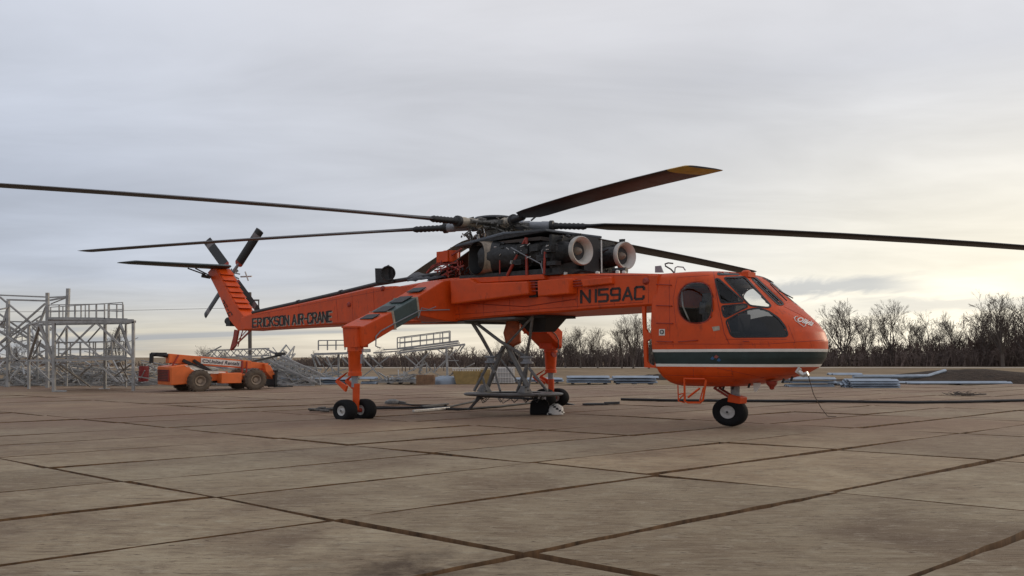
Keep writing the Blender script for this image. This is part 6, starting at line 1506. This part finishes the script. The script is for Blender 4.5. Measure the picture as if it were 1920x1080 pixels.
TREES = [ (V1, 1578, 556, 150, 0.3, 'wide bare tree just right of the helicopter nose', GR, 1.0), (V2, 1668, 560, 152, 1.0, 'tall narrow-forked bare tree, second to the right of the nose', GR, 1.0), (V3, 1735, 580, 156, 2.0, 'lower bare tree right of the narrow-forked tree, its crown spreading', GR, .9), (V4, 1793, 580, 150, .6, 'slim upright bare tree standing between the spreading trees at right', GR, 1.2),
 (V1, 1872, 541, 140, 2.4, 'tallest bare tree, close to the right edge', GR, 1.0), (V3, 1925, 545, 138, .9, 'bare tree cut by the right edge of the photo', GR, 1.1), (V2, 1618, 585, 158, 2.2, 'short bare tree between the wide tree and the narrow-forked tree', GR, 1.1), (V4, 1540, 588, 150, 1.3, 'slim bare tree half hidden by the helicopter nose', GR, 1.1), (V2, 1840, 575, 148, 3.0, 'bare tree left of the tallest one', GR, 1.1), (V4, 1705, 590, 160, 2.6, 'low slim bare tree behind the narrow-forked tree', GR, 1.2),
 (V1, 1186, 578, 120, 1.9, 'bare tree filling the gap between the beam and the rear cabin door', 'bare trees seen under the helicopter', .8), (V4, 1165, 600, 122, .2, 'slim bare tree left of the rear cabin door tree', 'bare trees seen under the helicopter', 1.2), (V2, 1088, 610, 128, .4, 'bare tree seen under the beam right of the far landing gear', 'bare trees seen under the helicopter', 1.2), (V3, 1060, 612, 130, 1.4, 'spreading bare tree just right of the far landing gear leg', 'bare trees seen under the helicopter', .8), (V3, 955, 622, 130, .1, 'spreading bare tree seen through the load frame', 'bare trees seen under the helicopter', .8), (V4, 975, 618, 132, 2.0, 'slim bare tree seen through the load frame right of the hoist block', 'bare trees seen under the helicopter', 1.2), (V2, 1120, 612, 126, 1.1, 'bare tree under the registration letters', 'bare trees seen under the helicopter', 1.1), (V1, 1030, 622, 135, 2.8, 'low bare tree behind the far landing gear leg', 'bare trees seen under the helicopter', .8), (V2, 1215, 590, 120, 2.2, 'bare tree seen through the window holes of the rear cabin door', 'bare trees seen under the helicopter', 1.0),
 (V3, 716, 648, 140, .8, 'small bare tree between the two low platforms', 'small bare trees far off at left', .8), (V3, 385, 646, 150, 1.8, 'small bare tree above the orange handler', 'small bare trees far off at left', 1.1), (V3, 590, 655, 140, 2.9, 'small bare tree above the heap left of the near gear leg', 'small bare trees far off at left', .8), (V4, 37, 635, 70, .8, 'slim bare tree behind the lattice tower', 'small bare trees far off at left', 1.1), (V2, 225, 612, 75, 1.3, 'bare tree behind the right end of the tall work platform', 'small bare trees far off at left', .9), (V1, 420, 655, 150, 2.3, 'low bare tree above the handler boom sign', 'small bare trees far off at left', .9)]
for me_, u, vt, Y, rz, lb, gr, sx in TREES: place_tree(me_, u, vt, Y, 12, lb, gr, rz, sx=sx)
# brush belt: dense leafless thicket, nobody could count the stems
def brush(name, prof, Y0, Y1, n, seed, label, m, rmin=.03):
    # prof: list of (u, v_top) outlines; height follows it
    rr = random.Random(seed); V = []; Fc = []
    us = [p[0] for p in prof]
    def topz(u, Y):
        for (a, va), (b, vb) in zip(prof, prof[1:]):
            if a <= u <= b: return at(u, va + (vb - va) * (u - a) / (b - a), (Y0 + Y1) / 2).z
        return 1.5
    def stick(p, q, r0, r1):
        o = len(V); d = (q - p); 
        if d.length < 1e-4: return
        d.normalize(); s = d.orthogonal().normalized(); t = d.cross(s)
        for j in range(3):
            an = 2 * PI * j / 3; V.append(tuple(p + (s * math.cos(an) + t * math.sin(an)) * r0))
        for j in range(3):
            an = 2 * PI * j / 3; V.append(tuple(q + (s * math.cos(an) + t * math.sin(an)) * r1))
        for j in range(3): Fc.append((o + j, o + (j + 1) % 3, o + 3 + (j + 1) % 3, o + 3 + j))
    for k in range(n):
        u = rr.uniform(us[0], us[-1]); Y = rr.uniform(Y0, Y1); x = at(u, 690, Y).x
        h_ = max(.6, topz(u, Y)) * (rr.uniform(.35, .8) if rr.random() < .75 else rr.uniform(.7, 1.02)); p = Vector((x, Y, -.2)); d = Vector((rr.gauss(0, .22), rr.gauss(0, .2), 1)).normalized()
        q = p + d * (h_ * .5); d2 = (d + Vector((rr.gauss(0, .18), rr.gauss(0, .18), 0))).normalized(); e = q + d2 * (h_ * .5)
        r_ = rmin * rr.uniform(1.0, 2.0); stick(p, q, r_ * 1.5, r_); stick(q, e, r_, r_ * .3)
        for _ in range(6):
            t = rr.uniform(.15, .95); b0 = p + (q - p) * (t / .5) if t < .5 else q + (e - q) * ((t - .5) / .5)
            dd = Vector((rr.gauss(0, .7), rr.gauss(0, .7), rr.uniform(.2, 1.2))).normalized(); L = h_ * rr.uniform(.14, .34); b1 = b0 + dd * L
            stick(b0, b1, r_ * .6, r_ * .25)
            for _ in range(2):
                c0 = b0 + dd * (L * rr.uniform(.3, .8)); c1 = c0 + Vector((rr.gauss(0, .6), rr.gauss(0, .6), rr.uniform(.1, 1))).normalized() * (L * .55); stick(c0, c1, r_ * .4, r_ * .2)
    me = mesh_of(name, V, Fc, m); o = bpy.data.objects.new(name, me); col.objects.link(o)
    return tag(o, label, 'brush', None, 'stuff')
brush('brush', [(1270, 636), (1380, 630), (1480, 632), (1540, 640), (1600, 632), (1680, 634), (1740, 628), (1800, 622), (1850, 600), (1900, 588), (2100, 575), (2400, 570)], 148, 170, 3000, 1, 'dense dark leafless brush belt behind the field at right', BRUSHDARK, .05)
brush('brush', [(1270, 655), (1380, 650), (1540, 655), (1700, 652), (1850, 640), (2100, 632), (2400, 625)], 143, 150, 1700, 5, 'lower front edge of the leafless brush at right', BRUSHHAZE, .05)
brush('brush', [(560, 668), (640, 662), (700, 660), (760, 655), (830, 652), (870, 646), (900, 655), (960, 648), (1040, 640), (1100, 640), (1150, 634), (1240, 625), (1320, 620)], 135, 152, 2000, 2, 'leafless brush belt seen under the helicopter', BRUSHHAZE, .045)
brush('brush', [(-400, 664), (-60, 662), (60, 668), (160, 678), (300, 676), (460, 674), (600, 670)], 150, 165, 1300, 3, 'low far brush line at left', BRUSHHAZE, .045)
